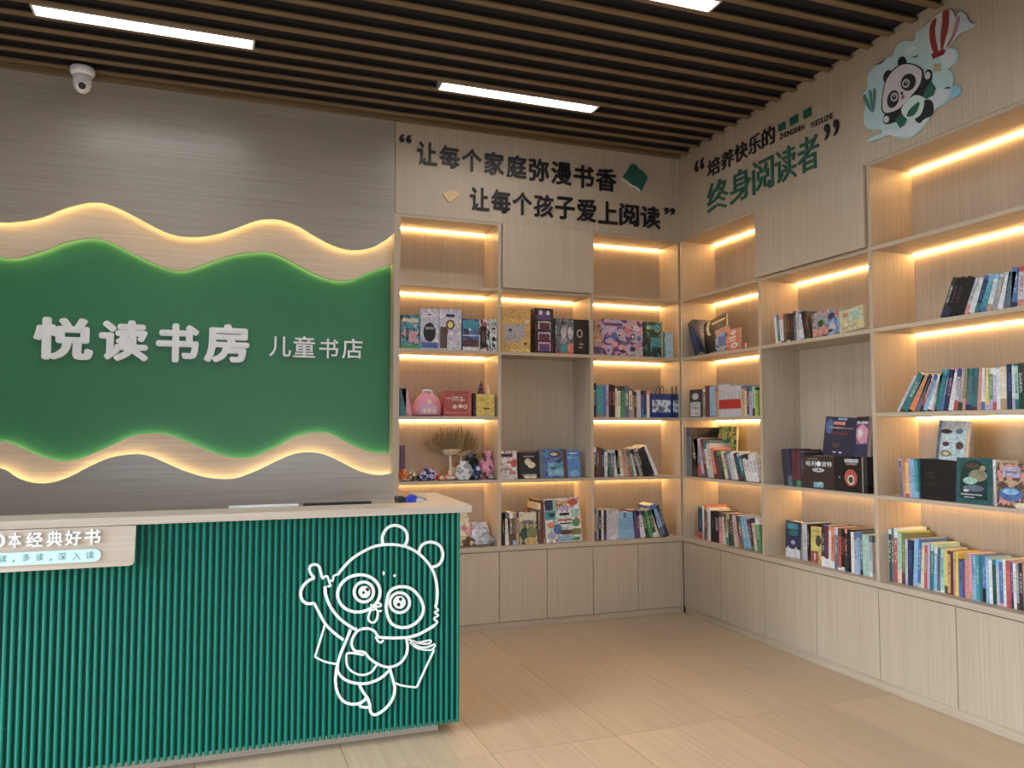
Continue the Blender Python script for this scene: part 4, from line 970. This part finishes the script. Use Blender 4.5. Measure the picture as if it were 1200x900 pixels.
# dried plants
def dried(px, y, ybase, ytop_, spread, label, seed, n=90):
    rr = random.Random(seed); b = at(px, ybase, 1, y); zt_ = at(px, ytop_, 1, y).z; z0 = Z5_+.001
    T = thing('dried_plant', (b.x, y, z0), label, 'dried plant', 'dried plants on the fourth shelf')
    zc = z0+(zt_-z0)*.46
    bm = bmesh.new(); tube(bm, [(b.x+.004, y, z0), (b.x, y, z0+(zc-z0)*.5), (b.x-.004, y, zc)], .011, 8, .008); obj('stem', bm, M['stem'], T)
    bm = bmesh.new(); lathe(bm, [(.012, 0), (.05, .012), (.085, .04), (.075, .045)], (b.x-.004, y, zc-.004), 16); obj('cup', bm, M['stem'], T)
    bm = bmesh.new()
    for k in range(n):
        a = rr.uniform(0, 2*math.pi); e = rr.uniform(.15, 1.0); L_ = (zt_-zc)*rr.uniform(.72, 1.0)
        rad = spread*(.25+.75*e); p0 = Vector((b.x-.004+.03*e*math.cos(a), y+.02*e*math.sin(a), zc+.005))
        dz = L_*math.sqrt(max(.15, 1-e*e*.75))
        p2 = p0+Vector((rad*math.cos(a), min(rad, .075)*math.sin(a), dz)); p1 = p0+Vector((.80*rad*math.cos(a), .8*min(rad, .07)*math.sin(a), .38*dz))
        tube(bm, curve_pts([p0, p1, p2], 3), .0036, 3, .0024)
    o = obj('twigs', bm, M['twig'], T, kind='stuff'); return T
dried(528, D+.10, 562, 499, .155, 'pale dried plant with a wide fan of twigs, nearer to the counter', 1, 130)
dried(541, D+.195, 560, 502, .10, 'pale dried plant with twigs behind the wide fanned one', 2, 90)

# --- middle bay, tall niche: face-out books
PL = 'tall niche, middle bay of back wall'
rw = Row('back', PL, Z5_, .03)
rw.face(588, 607.5, 528.5, 'white', 'silver', 'red', 'white book with a red print on its cover, leftmost in the back niche', art=[('r',.4,.84,.36,.06,'charcoal'),('e',.82,.55,.2,.14,'red'),('r',.35,.35,.35,.03,'grey'),('e',.7,.2,.22,.1,'salmon'),('r',.5,.1,.4,.05,'silver')])
rw.face(611, 634, 529.5, 'black', 'charcoal', 'black', 'black book with cream flower print in the back niche', t_=.03, extra=.03, art=[('r',.5,.5,.5,.5,'black'),('r',.45,.97,.45,.02,'brown'),('e',.45,.62,.17,.13,'cream'),('e',.62,.5,.2,.12,'cream'),('r',.5,.13,.36,.035,'grey'),('e',.35,.06,.14,.05,'cream'),('r',.6,.05,.25,.04,'cream'),('r',.5,.82,.28,.02,'grey')])
rw.face(634.8, 666.5, 526.5, 'blue', 'navy', 'turquoise', 'wide blue book with swirling turquoise print in the back niche', t_=.035, extra=.025, art=[('r',.08,.5,.08,.5,'slate'),('e',.6,.82,.24,.12,'brown'),('e',.55,.82,.14,.05,'silver'),('r',.6,.3,.3,.22,'sky blue'),('e',.7,.42,.2,.1,'turquoise'),('e',.5,.34,.14,.06,'teal'),('r',.93,.5,.06,.48,'maroon')])
rw.face(667.5, 683, 527.5, 'blue', 'sky blue', 'blue', 'plain bright blue book at the right of the back niche', t_=.025, extra=.03, art=[('r',.5,.5,.5,.5,(.02,.20,.55)),('r',.5,.88,.28,.02,'white'),('r',.45,.72,.4,.03,'sky blue'),('e',.5,.15,.36,.12,'sky blue')])
# --- middle bay, bottom row
PL = 'bottom shelf, middle bay of back wall'
rw = Row('back', PL, ZL, .035)
rw.run(588.5, [(592, 601, 'black'), (597, 602, 'white', -3), (601, 601, 'brown'), (605, 601, 'brown', 0, 'tan'), (608, 601, 'tan')])
rw.face(609, 630, 600.5, 'tan', 'dark green', 'cream', 'tan picture book with a green landscape and pale band', t_=.02, extra=-.005, art=[('r',.5,.85,.48,.14,'cream'),('r',.5,.70,.3,.035,'slate'),('e',.3,.32,.26,.2,'dark green'),('e',.7,.35,.3,.2,'olive'),('e',.6,.1,.36,.12,'gold')])
rw.run(630.5, [(633.5, 590, 'brown'), (637, 586, 'maroon', 0, 'brown')])
rw.face(640, 682, 585, 'white', 'mint', 'red', 'large white picture book crowded with small coloured scenes', t_=.018, extra=-.01, roll=-1.5, art=[('r',.18,.85,.15,.12,'navy'),('r',.3,.8,.05,.16,'mint'),('r',.52,.9,.2,.04,'gold'),('e',.82,.9,.14,.08,'red'),('r',.16,.62,.14,.1,'turquoise'),('e',.2,.63,.1,.05,'dark green'),('r',.85,.64,.12,.09,'mint'),('e',.55,.77,.16,.06,'lilac'),('r',.55,.63,.14,.03,'black'),('r',.55,.5,.2,.02,'red'),('r',.56,.42,.16,.015,'black'),('e',.15,.4,.1,.07,'orange'),('e',.33,.3,.12,.12,'blue'),('e',.85,.42,.1,.09,'green'),('r',.58,.22,.18,.05,'maroon'),('r',.85,.22,.13,.07,'olive'),('e',.15,.16,.12,.08,'lilac'),('r',.5,.07,.2,.05,'sky blue'),('e',.82,.06,.12,.04,'green')])

# --- right bay of the back wall
PL = 'third shelf, right bay of back wall'
rw = Row('back', PL, Z4, .03)
rw.run(695.5, [(699, 449, 'black'), (703, 451.5, 'turquoise', 0, 'turquoise', 'red'), (707, 451.5, 'turquoise', 0, 'turquoise', 'red'), (710.5, 451.5, 'blue', 0, 'blue', 'red'), (713.5, 450.5, 'lilac'), (717.5, 450.5, 'black', 0, 'red'), (721, 451, 'black', 0, 'orange'), (723.5, 454, 'cream'), (727, 453, 'white'), (732, 452.5, 'green', 0, 'dark green'), (737.5, 452.5, 'slate'), (741, 456, 'cream'), (743.5, 457, 'tan'), (746, 457, 'black'), (751, 457, 'silver', 0, 'white', 'maroon'), (754.5, 458, 'blue', 0, 'black'), (758, 458, 'navy', 0, 'maroon'), (761.5, 458, 'white', 0, 'pink')])
def tote(xa, xb, yt, y, label):
    a, b, z1_ = rw.u(xa), rw.u(xb), rw.zz((xa+xb)/2, yt); T = thing('tote_bag', ((a+b)/2, y+.03, Z4), label, 'bag', 'blue tote bags on the third shelf')
    quick_box('body', a, b, y, y+.05, Z4+.001, z1_, plain('navy_tote', (.01, .04, .20), .4), T, bevel=.004)
    bm = bmesh.new(); slab(bm, [(a+(b-a)*u, Z4+(z1_-Z4)*v) for u, v in ((.06, .22), (.94, .22), (.94, .74), (.06, .74))], back3(y), .0005, .0015); obj('picture', bm, M['pale_pic'], T)
    for dy in (-.004, .054):
        bm = bmesh.new(); tube(bm, curve_pts([(a+(b-a)*.35, y+dy, z1_-.03), (a+(b-a)*.45, y+dy, z1_+.04), (a+(b-a)*.55, y+dy, z1_+.062), (a+(b-a)*.6, y+dy, z1_+.03), (a+(b-a)*.62, y+dy, z1_-.03)], 4), .0028, 6); obj('handle', bm, M['black'], T)
def blotch(name, c1, c2, c3, sc=14):
    m, N, L, b = new_mat(name); t = N.new('ShaderNodeTexNoise'); t.inputs['Scale'].default_value = sc; t.inputs['Detail'].default_value = 2
    g = N.new('ShaderNodeNewGeometry'); L.new(g.outputs['Position'], t.inputs['Vector']); r_ = N.new('ShaderNodeValToRGB'); L.new(t.outputs[0], r_.inputs[0])
    r_.color_ramp.interpolation = 'CONSTANT'; e = r_.color_ramp.elements; e[0].color = (*c1, 1); e[1].position = .47; e[1].color = (*c2, 1); n_ = e.new(.56); n_.color = (*c3, 1)
    L.new(r_.outputs[0], b.inputs['Base Color']); b.inputs['Roughness'].default_value = .4; return m
M['pale_pic'] = blotch('tote_picture', (.55, .70, .78), (.25, .35, .50), (.12, .10, .22), 30)
tote(763, 787.5, 461.5, D+.03, 'blue tote bag with a pale picture, left of the pair')
tote(789.5, 797.5, 461.5, D+.045, 'narrow blue tote bag pushed against the corner panel')
rw.val += .14; rw.spine(791, 797, 450, 'navy', 0, 'navy', 'black', label='tall navy book standing behind the tote bags', depth=.12)

PL = 'fourth shelf, right bay of back wall'
rw = Row('back', PL, Z5_, .03)
rw.run(695.8, [(699, 524, 'charcoal'), (702.5, 524, 'brown'), (705.5, 525, 'maroon', 0, 'brown'), (708.5, 526.5, 'navy'), (712, 527.5, 'white', 0, 'green', 'silver'), (715, 527.5, 'dark green'), (720, 527.5, 'slate', 0, 'silver'), (724, 527.5, 'cream'), (727.5, 527.5, 'black', -3, 'white', 'sky blue'), (731.5, 527.5, 'cream', -4), (735, 527.5, 'salmon', -4, 'tan', 'orange'), (738, 527.5, 'grey', -5, 'grey', 'green'), (741, 527.5, 'red', -5), (744, 527.5, 'green', -6, 'mint'), (746.5, 527.5, 'white', -6, 'purple'), (750, 526, 'charcoal', -7), (754, 525, 'grey', -9, 'white'), (758.5, 524, 'black', -11), (768, 523, 'black', -13, 'charcoal', 'black'), (772.5, 521.5, 'white', -15, 'silver', 'white')])
PL = 'bottom shelf, right bay of back wall'
rw = Row('back', PL, ZL, .035)
rw.run(696.5, [(699, 596, 'tan'), (701.5, 597, 'grey'), (705, 598, 'black', 0, 'silver', 'grey'), (707.5, 598, 'white'), (711, 598, 'charcoal', 0, 'black', 'purple')]
 + [(711+2.8*k, 597.5, 'silver', 0, 'grey', 'white') for k in range(1, 6)] + [(725+3.1*k, 600.5, 'sky blue', 0, 'blue', 'sky blue') for k in range(1, 7)]
 + [(748, 598, 'purple', -2, 'purple', 'navy'), (751, 598, 'purple', -3), (757, 598, 'white', -5, 'purple', 'yellow'), (761.5, 598, 'dark green', -6, 'mint'), (766, 598, 'green', -6, 'lime'), (770, 597, 'dark green', -7), (773.5, 597, 'cream', -7, 'tan'), (781, 590, 'sky blue', -13, 'blue', 'slate'), (785, 591, 'navy', -13)])

# --- right wall, corner bay
PL = 'second shelf, corner bay of right wall'
rw = Row('right', PL, Z3, .025)
rw.spine(815, 822, 375, 'navy', -10, 'blue', 'black')
rw.face(822, 848, 376, 'black', 'dark green', 'charcoal', 'black book with a pale crescent print in the corner bay', extra=.03, tilt=5, roll=-9, art=[('r',.5,.5,.5,.5,'black'),('e',.25,.76,.14,.22,'cream'),('e',.35,.76,.12,.2,'black'),('r',.66,.86,.3,.03,'cream')])
rw.face(838, 854, 385.5, 'sky blue', 'navy', 'orange', 'blue and orange book overlapping the black crescent one', extra=.005, tilt=5, roll=-8, t_=.014, art=[('r',.5,.86,.46,.12,'salmon'),('e',.5,.5,.3,.3,'blue'),('e',.5,.72,.2,.1,'sky blue'),('e',.6,.12,.2,.08,'silver')])
rw.face(851, 866, 386, 'orange', 'red', 'orange', 'orange book with white writing at the right of its row', extra=.005, tilt=5, roll=-4, t_=.014, art=[('r',.5,.5,.5,.5,(.75,.10,.02)),('e',.5,.82,.22,.1,'white'),('r',.45,.6,.3,.05,'white'),('r',.5,.45,.25,.04,'cream'),('e',.6,.2,.3,.14,'white'),('e',.62,.2,.1,.05,'red'),('e',.8,.85,.12,.08,'gold')])
rw.face(864, 870, 402, 'red', 'red', 'green', 'low red booklet right of the orange book', extra=.02, tilt=0, t_=.02)
PL = 'third shelf, corner bay of right wall'
rw = Row('right', PL, Z4, .025)
rw.face(808.5, 823.5, 456.5, 'charcoal', 'slate', 'silver', 'charcoal boxed volume with a pale lower half on its front', t_=.06, extra=0, tilt=0, kind='book', art=[('r',.5,.5,.5,.5,'charcoal'),('e',.45,.75,.25,.12,'silver'),('r',.45,.28,.40,.25,'silver'),('r',.42,.5,.3,.05,'mint'),('r',.42,.33,.28,.04,'grey')])
rw.run(824, [(827, 457, 'olive'), (832, 452, 'maroon', 0, 'maroon', 'maroon'), (838.5, 452.5, 'sky blue', 0, 'grey', 'slate'), (842.5, 455, 'tan')]
 + [(842.5+4.4*k, 450.5, 'silver', 0, 'grey', 'silver') for k in range(1, 7)] + [(873, 452, 'gold'), (875.5, 454, 'cream'), (878, 454, 'navy'), (882, 453, 'lilac', 0, 'teal'), (885, 453, 'mint', 0, 'teal'), (888, 454, 'lime')])
# red paper band round the silver set
bu0, bu1 = rw.u(843), rw.u(868.5)
q_ = quick_box('paper_band', RX+.025-.0015, RX+.0247, -bu1, -bu0, rw.zz(856, 479), rw.zz(856, 468), plain('red_paper', (.42, .02, .02), .5)); tag(q_, 'red paper band wrapped round six silver books in the corner bay', 'paper band')
PL = 'fourth shelf, corner bay of right wall'
rw = Row('right', PL, Z5_, .025)
rw.spine(805.5, 811, 501, 'slate', 0, 'navy', 'black'); rw.spine(811, 818, 501, 'black', 0, 'cream', 'charcoal')
rw.face(819, 840, 500, 'lime', 'dark green', 'yellow', 'tall lime green book standing behind the leaning ones', extra=.16, tilt=3, t_=.02)
rw.run(818.5, [(823, 513, 'slate', -6, 'silver'), (826.5, 513, 'lilac', -6, 'slate', 'blue'), (830, 514, 'maroon', -6), (833, 518, 'white', -6), (837, 516, 'silver', -6, 'teal', 'mint'), (841.5, 524, 'orange', -5, 'orange', 'maroon'), (846, 527, 'maroon', -6, 'purple'), (850.5, 528, 'dark green', -6, 'green', 'black'), (854.5, 529, 'cream', -7), (858, 529, 'slate', -7), (862, 529, 'silver', -7, 'blue'), (866, 529, 'white', -7, 'slate'), (870, 530, 'navy', -7, 'teal', 'maroon'), (875, 530, 'teal', -7, 'silver', 'dark green')]
 + [(875+3.8*k, 532, 'white', -6, 'charcoal', 'white') for k in range(1, 5)])
PL = 'bottom shelf, corner bay of right wall'
rw = Row('right', PL, ZL, .055)
rw.run(818.5, [(823.5, 593.5, 'navy', 0, 'turquoise'), (825.5, 593.5, 'white', 0, 'white'), (828, 592.5, 'brown', 0, 'orange'), (830, 595, 'slate'), (833, 596, 'white', 0, 'silver'), (837.5, 599, 'black', 0, 'purple', 'black'), (843, 599, 'black', 0, 'silver', 'black'), (847, 601, 'pink', 0, 'brown'), (851, 602, 'cream', 0, 'slate', 'orange'), (854.5, 602, 'white', -2, 'slate'), (857.5, 602, 'dark green', -3), (861, 602, 'brown', -3, 'tan', 'green'), (865, 603, 'silver', -3), (868, 604, 'orange', -3, 'brown'), (872.5, 604, 'slate', -5), (877, 605, 'sky blue', -6, 'white'), (881.5, 605, 'sky blue', -6, 'silver'), (885, 606, 'maroon', -7), (888, 607, 'cream', -5), (893, 607, 'green', -3, 'white')])

# --- right wall, middle bay
PL = 'second shelf, middle bay of right wall'
rw = Row('right', PL, Z3, .025)
rw.run(909, [(912, 368.5, 'white', -2, 'sky blue'), (915, 368.5, 'teal', -2, 'mint'), (919, 368, 'white', -2, 'salmon'), (922.5, 367.5, 'brown', 0, 'olive'), (926, 367.5, 'black', 0, 'red'), (931, 367, 'black', 0, 'maroon', 'charcoal'), (934, 364.5, 'slate', -1, 'navy', 'blue'), (938, 364.5, 'silver', -1, 'navy', 'blue'), (943, 364.5, 'white', -2, 'blue', 'sky blue'), (947.5, 365, 'black', -4, 'maroon', 'dark green'), (950.5, 365.5, 'charcoal', -5, 'red')])
rw.face(952, 970, 366, 'salmon', 'slate', 'sky blue', 'pink book with a grey portrait print in the right middle bay', extra=.005, tilt=5, roll=-8, t_=.014, art=[('e',.5,.6,.36,.3,'grey'),('e',.55,.5,.2,.14,'dark green'),('r',.5,.15,.5,.12,'salmon')])
rw.face(968, 982, 365, 'sky blue', 'blue', 'orange', 'blue picture book between the pink and cream ones', extra=.012, tilt=5, roll=-8, t_=.014, art=[('e',.4,.8,.3,.14,'navy'),('e',.4,.35,.3,.2,'silver'),('e',.3,.2,.2,.06,'black'),('r',.88,.8,.1,.18,'orange')])
rw.face(984, 1013, 362.5, 'cream', 'mint', 'yellow', 'cream book with a pale green town print, right end of row', extra=.0, tilt=5, roll=-6, t_=.016, art=[('r',.5,.5,.5,.5,(.62,.58,.34)),('e',.3,.75,.16,.1,'salmon'),('e',.62,.72,.24,.18,'mint'),('e',.7,.45,.26,.12,(.50,.60,.40)),('r',.4,.2,.3,.05,(.55,.42,.22)),('e',.85,.25,.1,.08,'yellow')])
PL = 'tall niche, middle bay of right wall'
rw = Row('right', PL, Z5_, .02)
rw.run(919, [(924, 526, 'charcoal', -3, 'navy'), (929, 526, 'navy', -3, 'charcoal'), (934, 527, 'maroon', -1, 'black', 'dark green'), (938.5, 527, 'maroon', 0, 'purple', 'green'), (943, 529, 'charcoal', 0, 'slate', 'red')])
o = rw.face(943.5, 979.5, 534.5, 'brown', 'brown', 'brown', 'dark brown boxed volume with a white emblem in the right niche', t_=.10, extra=-.005, tilt=0, art=[('r',.5,.5,.5,.5,(.045,.030,.026)),('e',.48,.57,.2,.07,'silver'),('e',.48,.57,.04,.025,'charcoal'),('r',.48,.12,.16,.08,'sky blue'),('e',.55,.16,.08,.06,'mint'),('r',.3,.9,.18,.03,(.18,.14,.12))])
rw.writing(o, '哈利·波特', .08, .92, .68, .84, *wh(o), M['white'])
rw.face(980, 990, 535, 'black', 'black', 'charcoal', 'black boxed volume between the brown and red-printed ones', t_=.10, extra=-.005, tilt=0, art=[('r',.5,.5,.5,.5,'black'),('e',.5,.4,.12,.03,'grey')])
o = rw.face(991, 1012, 535, 'black', 'black', 'red', 'black volume with red and green round print, right niche', t_=.09, extra=-.01, tilt=0, art=[('r',.5,.5,.5,.5,'black'),('e',.4,.4,.36,.24,'red'),('e',.4,.34,.2,.14,'cream'),('e',.4,.34,.12,.09,'dark green'),('r',.45,.87,.38,.05,'silver'),('r',.45,.78,.3,.02,'tan')])
rw.spine(1012.5, 1017, 536, 'charcoal', 0, 'black', 'black')
ztop = Z5_+wh(o)[1]+.002
rw.face(963, 1001, 487.5, 'navy', 'blue', 'purple', 'dark navy book with a red title standing on the lower volumes', z=ztop, t_=.03, extra=.01, tilt=6, roll=3, art=[('r',.5,.5,.5,.5,(.012,.02,.07)),('e',.15,.75,.12,.2,'blue'),('r',.45,.84,.18,.04,'salmon'),('r',.38,.72,.22,.02,'tan'),('r',.5,.58,.24,.04,'maroon'),('r',.75,.72,.14,.01,'grey'),('e',.4,.28,.12,.06,'brown'),('e',.38,.1,.05,.02,'white'),('e',.56,.1,.05,.02,'white'),('r',.55,.95,.14,.025,'sky blue')])
rw.face(1003, 1017, 488, 'purple', 'pink', 'navy', 'purple and pink book standing on the volumes beside the divider', z=ztop, t_=.03, extra=.0, tilt=6, art=[('r',.5,.94,.5,.05,'black'),('r',.5,.84,.45,.03,'silver'),('e',.5,.55,.5,.24,'pink'),('e',.35,.58,.18,.1,'white'),('r',.5,.15,.5,.15,'navy')])
PL = 'bottom shelf, middle bay of right wall'
rw = Row('right', PL, ZL, .12)
o = rw.face(922, 940, 611.5, 'navy', 'teal', 'navy', 'navy boxed volume with white lower edge, left end of row', t_=.07, extra=-.01, tilt=2, roll=0, art=[('r',.5,.5,.5,.5,'navy'),('r',.45,.86,.35,.08,'turquoise'),('e',.5,.68,.35,.08,'teal'),('e',.5,.42,.14,.06,'lilac'),('r',.5,.12,.48,.12,'white'),('t',.2,.27,.1,.05,'white'),('t',.7,.27,.12,.05,'white')])
rw.spine(941, 946.5, 613, 'silver', 0, 'grey', 'silver'); rw.spine(946.5, 949, 613, 'black')
rw.face(950, 963, 618, 'yellow', 'gold', 'red', 'yellow and red booklet right of the navy volume', t_=.03, extra=0, tilt=2, art=[('r',.5,.62,.48,.36,(.72,.66,.12)),('e',.7,.62,.26,.16,'brown'),('r',.36,.16,.34,.16,'red'),('r',.4,.15,.06,.1,'white'),('r',.5,.88,.36,.03,'gold')])
rw.val -= .055
rw.run(962.5, [(966.5, 615.5, 'charcoal', 1, 'lilac', 'white'), (971, 616, 'maroon', 1, 'purple', 'white'), (974, 618, 'white', 1, 'orange', 'white'), (978, 618, 'orange', 1, 'maroon', 'white'), (982, 618.5, 'slate', 1, 'silver', 'white'), (986, 619, 'red', 1, 'brown', 'white'), (990, 619.5, 'black', 1, 'red', 'white'), (994, 620, 'charcoal', 0, 'salmon', 'white'), (998, 621, 'black', 0, 'maroon', 'white'), (1001.5, 624, 'white', 0, 'mint'), (1005, 624, 'lilac', 0, 'slate', 'white'), (1008.5, 623, 'sky blue', 0, 'blue', 'white'), (1011.5, 623, 'slate', 0, 'silver', 'black'), (1019, 627, 'mint', 0, 'mint', 'mint'), (1023, 628, 'silver', 0, 'slate', 'white')])

# --- right wall, front bay
PL = 'second shelf, front bay of right wall'
rw = Row('right', PL, Z3, .025)
rw.run(1101, [(1106, 324, 'charcoal', 17, 'white', 'navy'), (1112, 324, 'black', 17, 'purple', 'navy'), (1120, 323, 'black', 16, 'brown', 'charcoal'), (1129, 322, 'black', 16, 'black', 'black'), (1134, 324, 'silver', 16, 'charcoal', 'salmon'), (1141, 323, 'white', 15, 'mint', 'white'), (1147, 322, 'navy', 14, 'blue', 'teal'), (1155, 319.5, 'turquoise', 13, 'sky blue', 'blue'), (1161, 319.5, 'white', 13, 'sky blue', 'tan'), (1168, 319.5, 'grey', 12, 'silver', 'grey'), (1175, 317.5, 'white', 11, 'silver', 'white'), (1184, 317, 'slate', 9, 'teal', 'charcoal'), (1192, 312.5, 'blue', 4, 'white', 'navy'), (1200, 312, 'silver', 3, 'red', 'salmon'), (1209, 311, 'cream', 2, 'navy'), (1219, 312, 'teal', 2)])
PL = 'third shelf, front bay of right wall'
rw = Row('right', PL, Z4, .02)
rw.run(1050, [(1053.5, 440, 'silver', 22, 'grey'), (1063, 435.5, 'teal', 24, 'mint', 'teal'), (1071.5, 437, 'orange', 21, 'tan', 'salmon'), (1077, 438, 'slate', 18, 'brown', 'black'), (1081, 438, 'red', 16, 'white', 'navy'), (1086, 438, 'sky blue', 15, 'blue'), (1091, 438, 'white', 14, 'red', 'dark green'), (1094, 436, 'mint', 13), (1101.5, 432, 'teal', 12, 'turquoise', 'teal'), (1105, 432, 'blue', 11, 'lilac', 'purple'), (1111, 431, 'navy', 10, 'pink', 'blue'), (1117, 431.5, 'white', 8, 'lilac', 'sky blue'), (1122, 431.5, 'silver', 7, 'purple', 'red'), (1127, 431.5, 'grey', 6, 'pink', 'dark green'), (1131, 431.5, 'olive', 6, 'tan', 'salmon'), (1138, 431.5, 'slate', 5, 'teal', 'navy'), (1145, 431, 'teal', 4, 'charcoal', 'maroon'), (1149.5, 431, 'salmon', 3, 'salmon'), (1154, 431, 'white', 3, 'sky blue', 'blue'), (1159, 431, 'yellow', 2, 'white'), (1163.5, 431, 'green', 1, 'white', 'lilac'), (1168, 431, 'lilac', 1, 'white', 'red'), (1172.5, 430, 'white', 1, 'sky blue'), (1180, 429.5, 'cream', 1, 'white', 'tan'), (1186.5, 426.5, 'navy', 1, 'blue'), (1190, 427, 'white', 0, 'sky blue'), (1194.5, 427, 'mint', 0, 'black', 'teal'), (1200, 425.5, 'dark green'), (1207, 425, 'maroon'), (1214, 426, 'blue'), (1222, 425, 'cream')])
PL = 'fourth shelf, front bay of right wall'
rw = Row('right', PL, Z5_, .03)
rw.run(1055.5, [(1059, 537.5, 'slate', -2, 'lilac', 'blue'), (1062, 537.5, 'salmon', -2, 'red', 'silver'), (1066, 537.5, 'yellow', -1, 'orange', 'red'), (1069, 537.5, 'lilac', -1, 'purple', 'white'), (1073, 537.5, 'sky blue', -1, 'blue', 'sky blue'), (1077, 538, 'turquoise', -1, 'teal', 'sky blue')])
o = rw.face(1078, 1121, 538.5, 'black', 'charcoal', 'black', 'large black book with nearly blank cover, fourth shelf', t_=.05, extra=.005, tilt=2, art=[('r',.5,.5,.5,.5,(.010,.009,.014)),('r',.28,.66,.12,.008,(.07,.06,.07)),('r',.28,.6,.12,.008,(.07,.06,.07)),('r',.28,.54,.12,.008,(.07,.06,.07)),('r',.3,.4,.16,.006,(.06,.05,.06)),('e',.5,.06,.05,.02,(.07,.06,.07))])
zt1 = Z5_+wh(o)[1]+.002
rw.face(1122, 1164, 537, 'teal', 'dark green', 'cream', 'dark teal book with an arched picture on its cover', t_=.05, extra=-.01, tilt=4, art=[('r',.5,.5,.5,.5,(.01,.11,.12)),('e',.5,.62,.38,.34,(.005,.04,.04)),('r',.5,.36,.38,.26,(.005,.04,.04)),('e',.45,.83,.2,.06,'brown'),('e',.62,.62,.26,.13,(.28,.26,.16)),('e',.4,.5,.2,.08,'mint'),('e',.5,.34,.3,.07,'slate'),('e',.3,.28,.08,.03,'white'),('r',.45,.2,.3,.014,'silver'),('r',.4,.14,.15,.012,'silver'),('e',.75,.78,.08,.06,'tan')])
rw.face(1171, 1204, 543.5, 'brown', 'salmon', 'tan', 'brown book with a large blue whale-like shape, right end', t_=.03, extra=-.015, tilt=4, art=[('r',.5,.8,.3,.12,'lilac'),('r',.5,.8,.2,.02,'slate'),('e',.5,.56,.3,.06,'tan'),('e',.5,.3,.42,.16,'blue'),('e',.5,.36,.3,.07,'sky blue'),('e',.85,.06,.2,.07,'cream'),('e',.2,.5,.15,.08,'brown')])
rw.run(1165, [(1168.5, 540, 'silver', 0, 'white')])
rw.face(1096, 1130, 492, 'sky blue', 'silver', 'charcoal', 'pale blue book standing on top of the large black one', z=zt1, t_=.025, extra=.01, tilt=7, roll=3, art=[('r',.5,.5,.5,.5,(.48,.62,.68)),('r',.55,.88,.4,.1,(.50,.48,.50)),('e',.28,.72,.22,.06,'charcoal'),('r',.06,.5,.06,.5,'slate'),('e',.74,.74,.12,.07,'slate'),('e',.32,.4,.12,.06,'maroon'),('e',.8,.38,.13,.1,'brown'),('e',.35,.16,.2,.08,'olive'),('e',.35,.16,.1,.04,'cream')])
PL = 'bottom shelf, front bay of right wall'
rw = Row('right', PL, ZL, .07)
rw.run(1040.5, [(1045, 620.5, 'dark green', 1, 'white'), (1048, 620, 'slate', 1), (1052, 619, 'red', 1, 'white', 'charcoal'), (1057, 623, 'mint', 1, 'lime', 'cream'), (1061, 625, 'olive', 1, 'lime', 'maroon'), (1064, 632, 'silver', 1, 'slate', 'lilac'), (1070, 633, 'navy', 1, 'blue', 'sky blue'), (1075, 631.5, 'sky blue', 3, 'sky blue', 'salmon'), (1079, 631.5, 'blue', 3, 'mint', 'mint'), (1083, 636, 'cream', 2, 'mint', 'gold'), (1086.5, 637, 'red', 2, 'mint', 'purple'), (1089.5, 637, 'lilac', 2, 'silver'), (1094, 637, 'teal', 3, 'mint', 'teal'), (1098, 641, 'sky blue', 2, 'white', 'silver'), (1102, 642, 'slate', 2, 'charcoal', 'white'), (1107, 643, 'mint', 1, 'teal', 'white'), (1110.5, 645.5, 'yellow', 1, 'lime', 'brown'), (1114, 646, 'gold', 1, 'brown', 'brown'), (1117.5, 647, 'maroon', 1, 'brown'), (1120, 648, 'salmon', 1), (1124, 647, 'yellow', 0, 'yellow', 'black'), (1128, 656, 'blue', 1, 'navy', 'navy'), (1131, 656, 'purple', 1, 'red'), (1136, 648.5, 'salmon', 1, 'tan'), (1140, 649, 'pink', 1, 'lilac', 'tan'), (1144.5, 651, 'sky blue', 0, 'slate'), (1148.5, 651, 'turquoise', 0, 'mint', 'sky blue'), (1152, 651, 'teal', 0, 'teal'), (1156, 652, 'blue', 0, 'sky blue'), (1160, 653, 'sky blue', 0, 'white'), (1164, 655, 'white', 0, 'mint'), (1168.5, 657, 'dark green', 0, 'teal'), (1172, 656, 'silver', 0, 'sky blue'), (1176.5, 656, 'blue', 0, 'sky blue'), (1180, 656, 'white', 0, 'mint'), (1185.5, 658, 'red', 0, 'orange'), (1188.5, 659, 'purple', 0, 'lilac', 'navy'), (1192, 660, 'white', 0, 'grey', 'tan'), (1195, 661, 'grey', 0, 'mint', 'brown'), (1200, 660.5, 'charcoal', 0, 'silver', 'black'), (1205, 662, 'salmon'), (1211, 663, 'teal'), (1217, 664, 'cream'), (1224, 665, 'navy')])
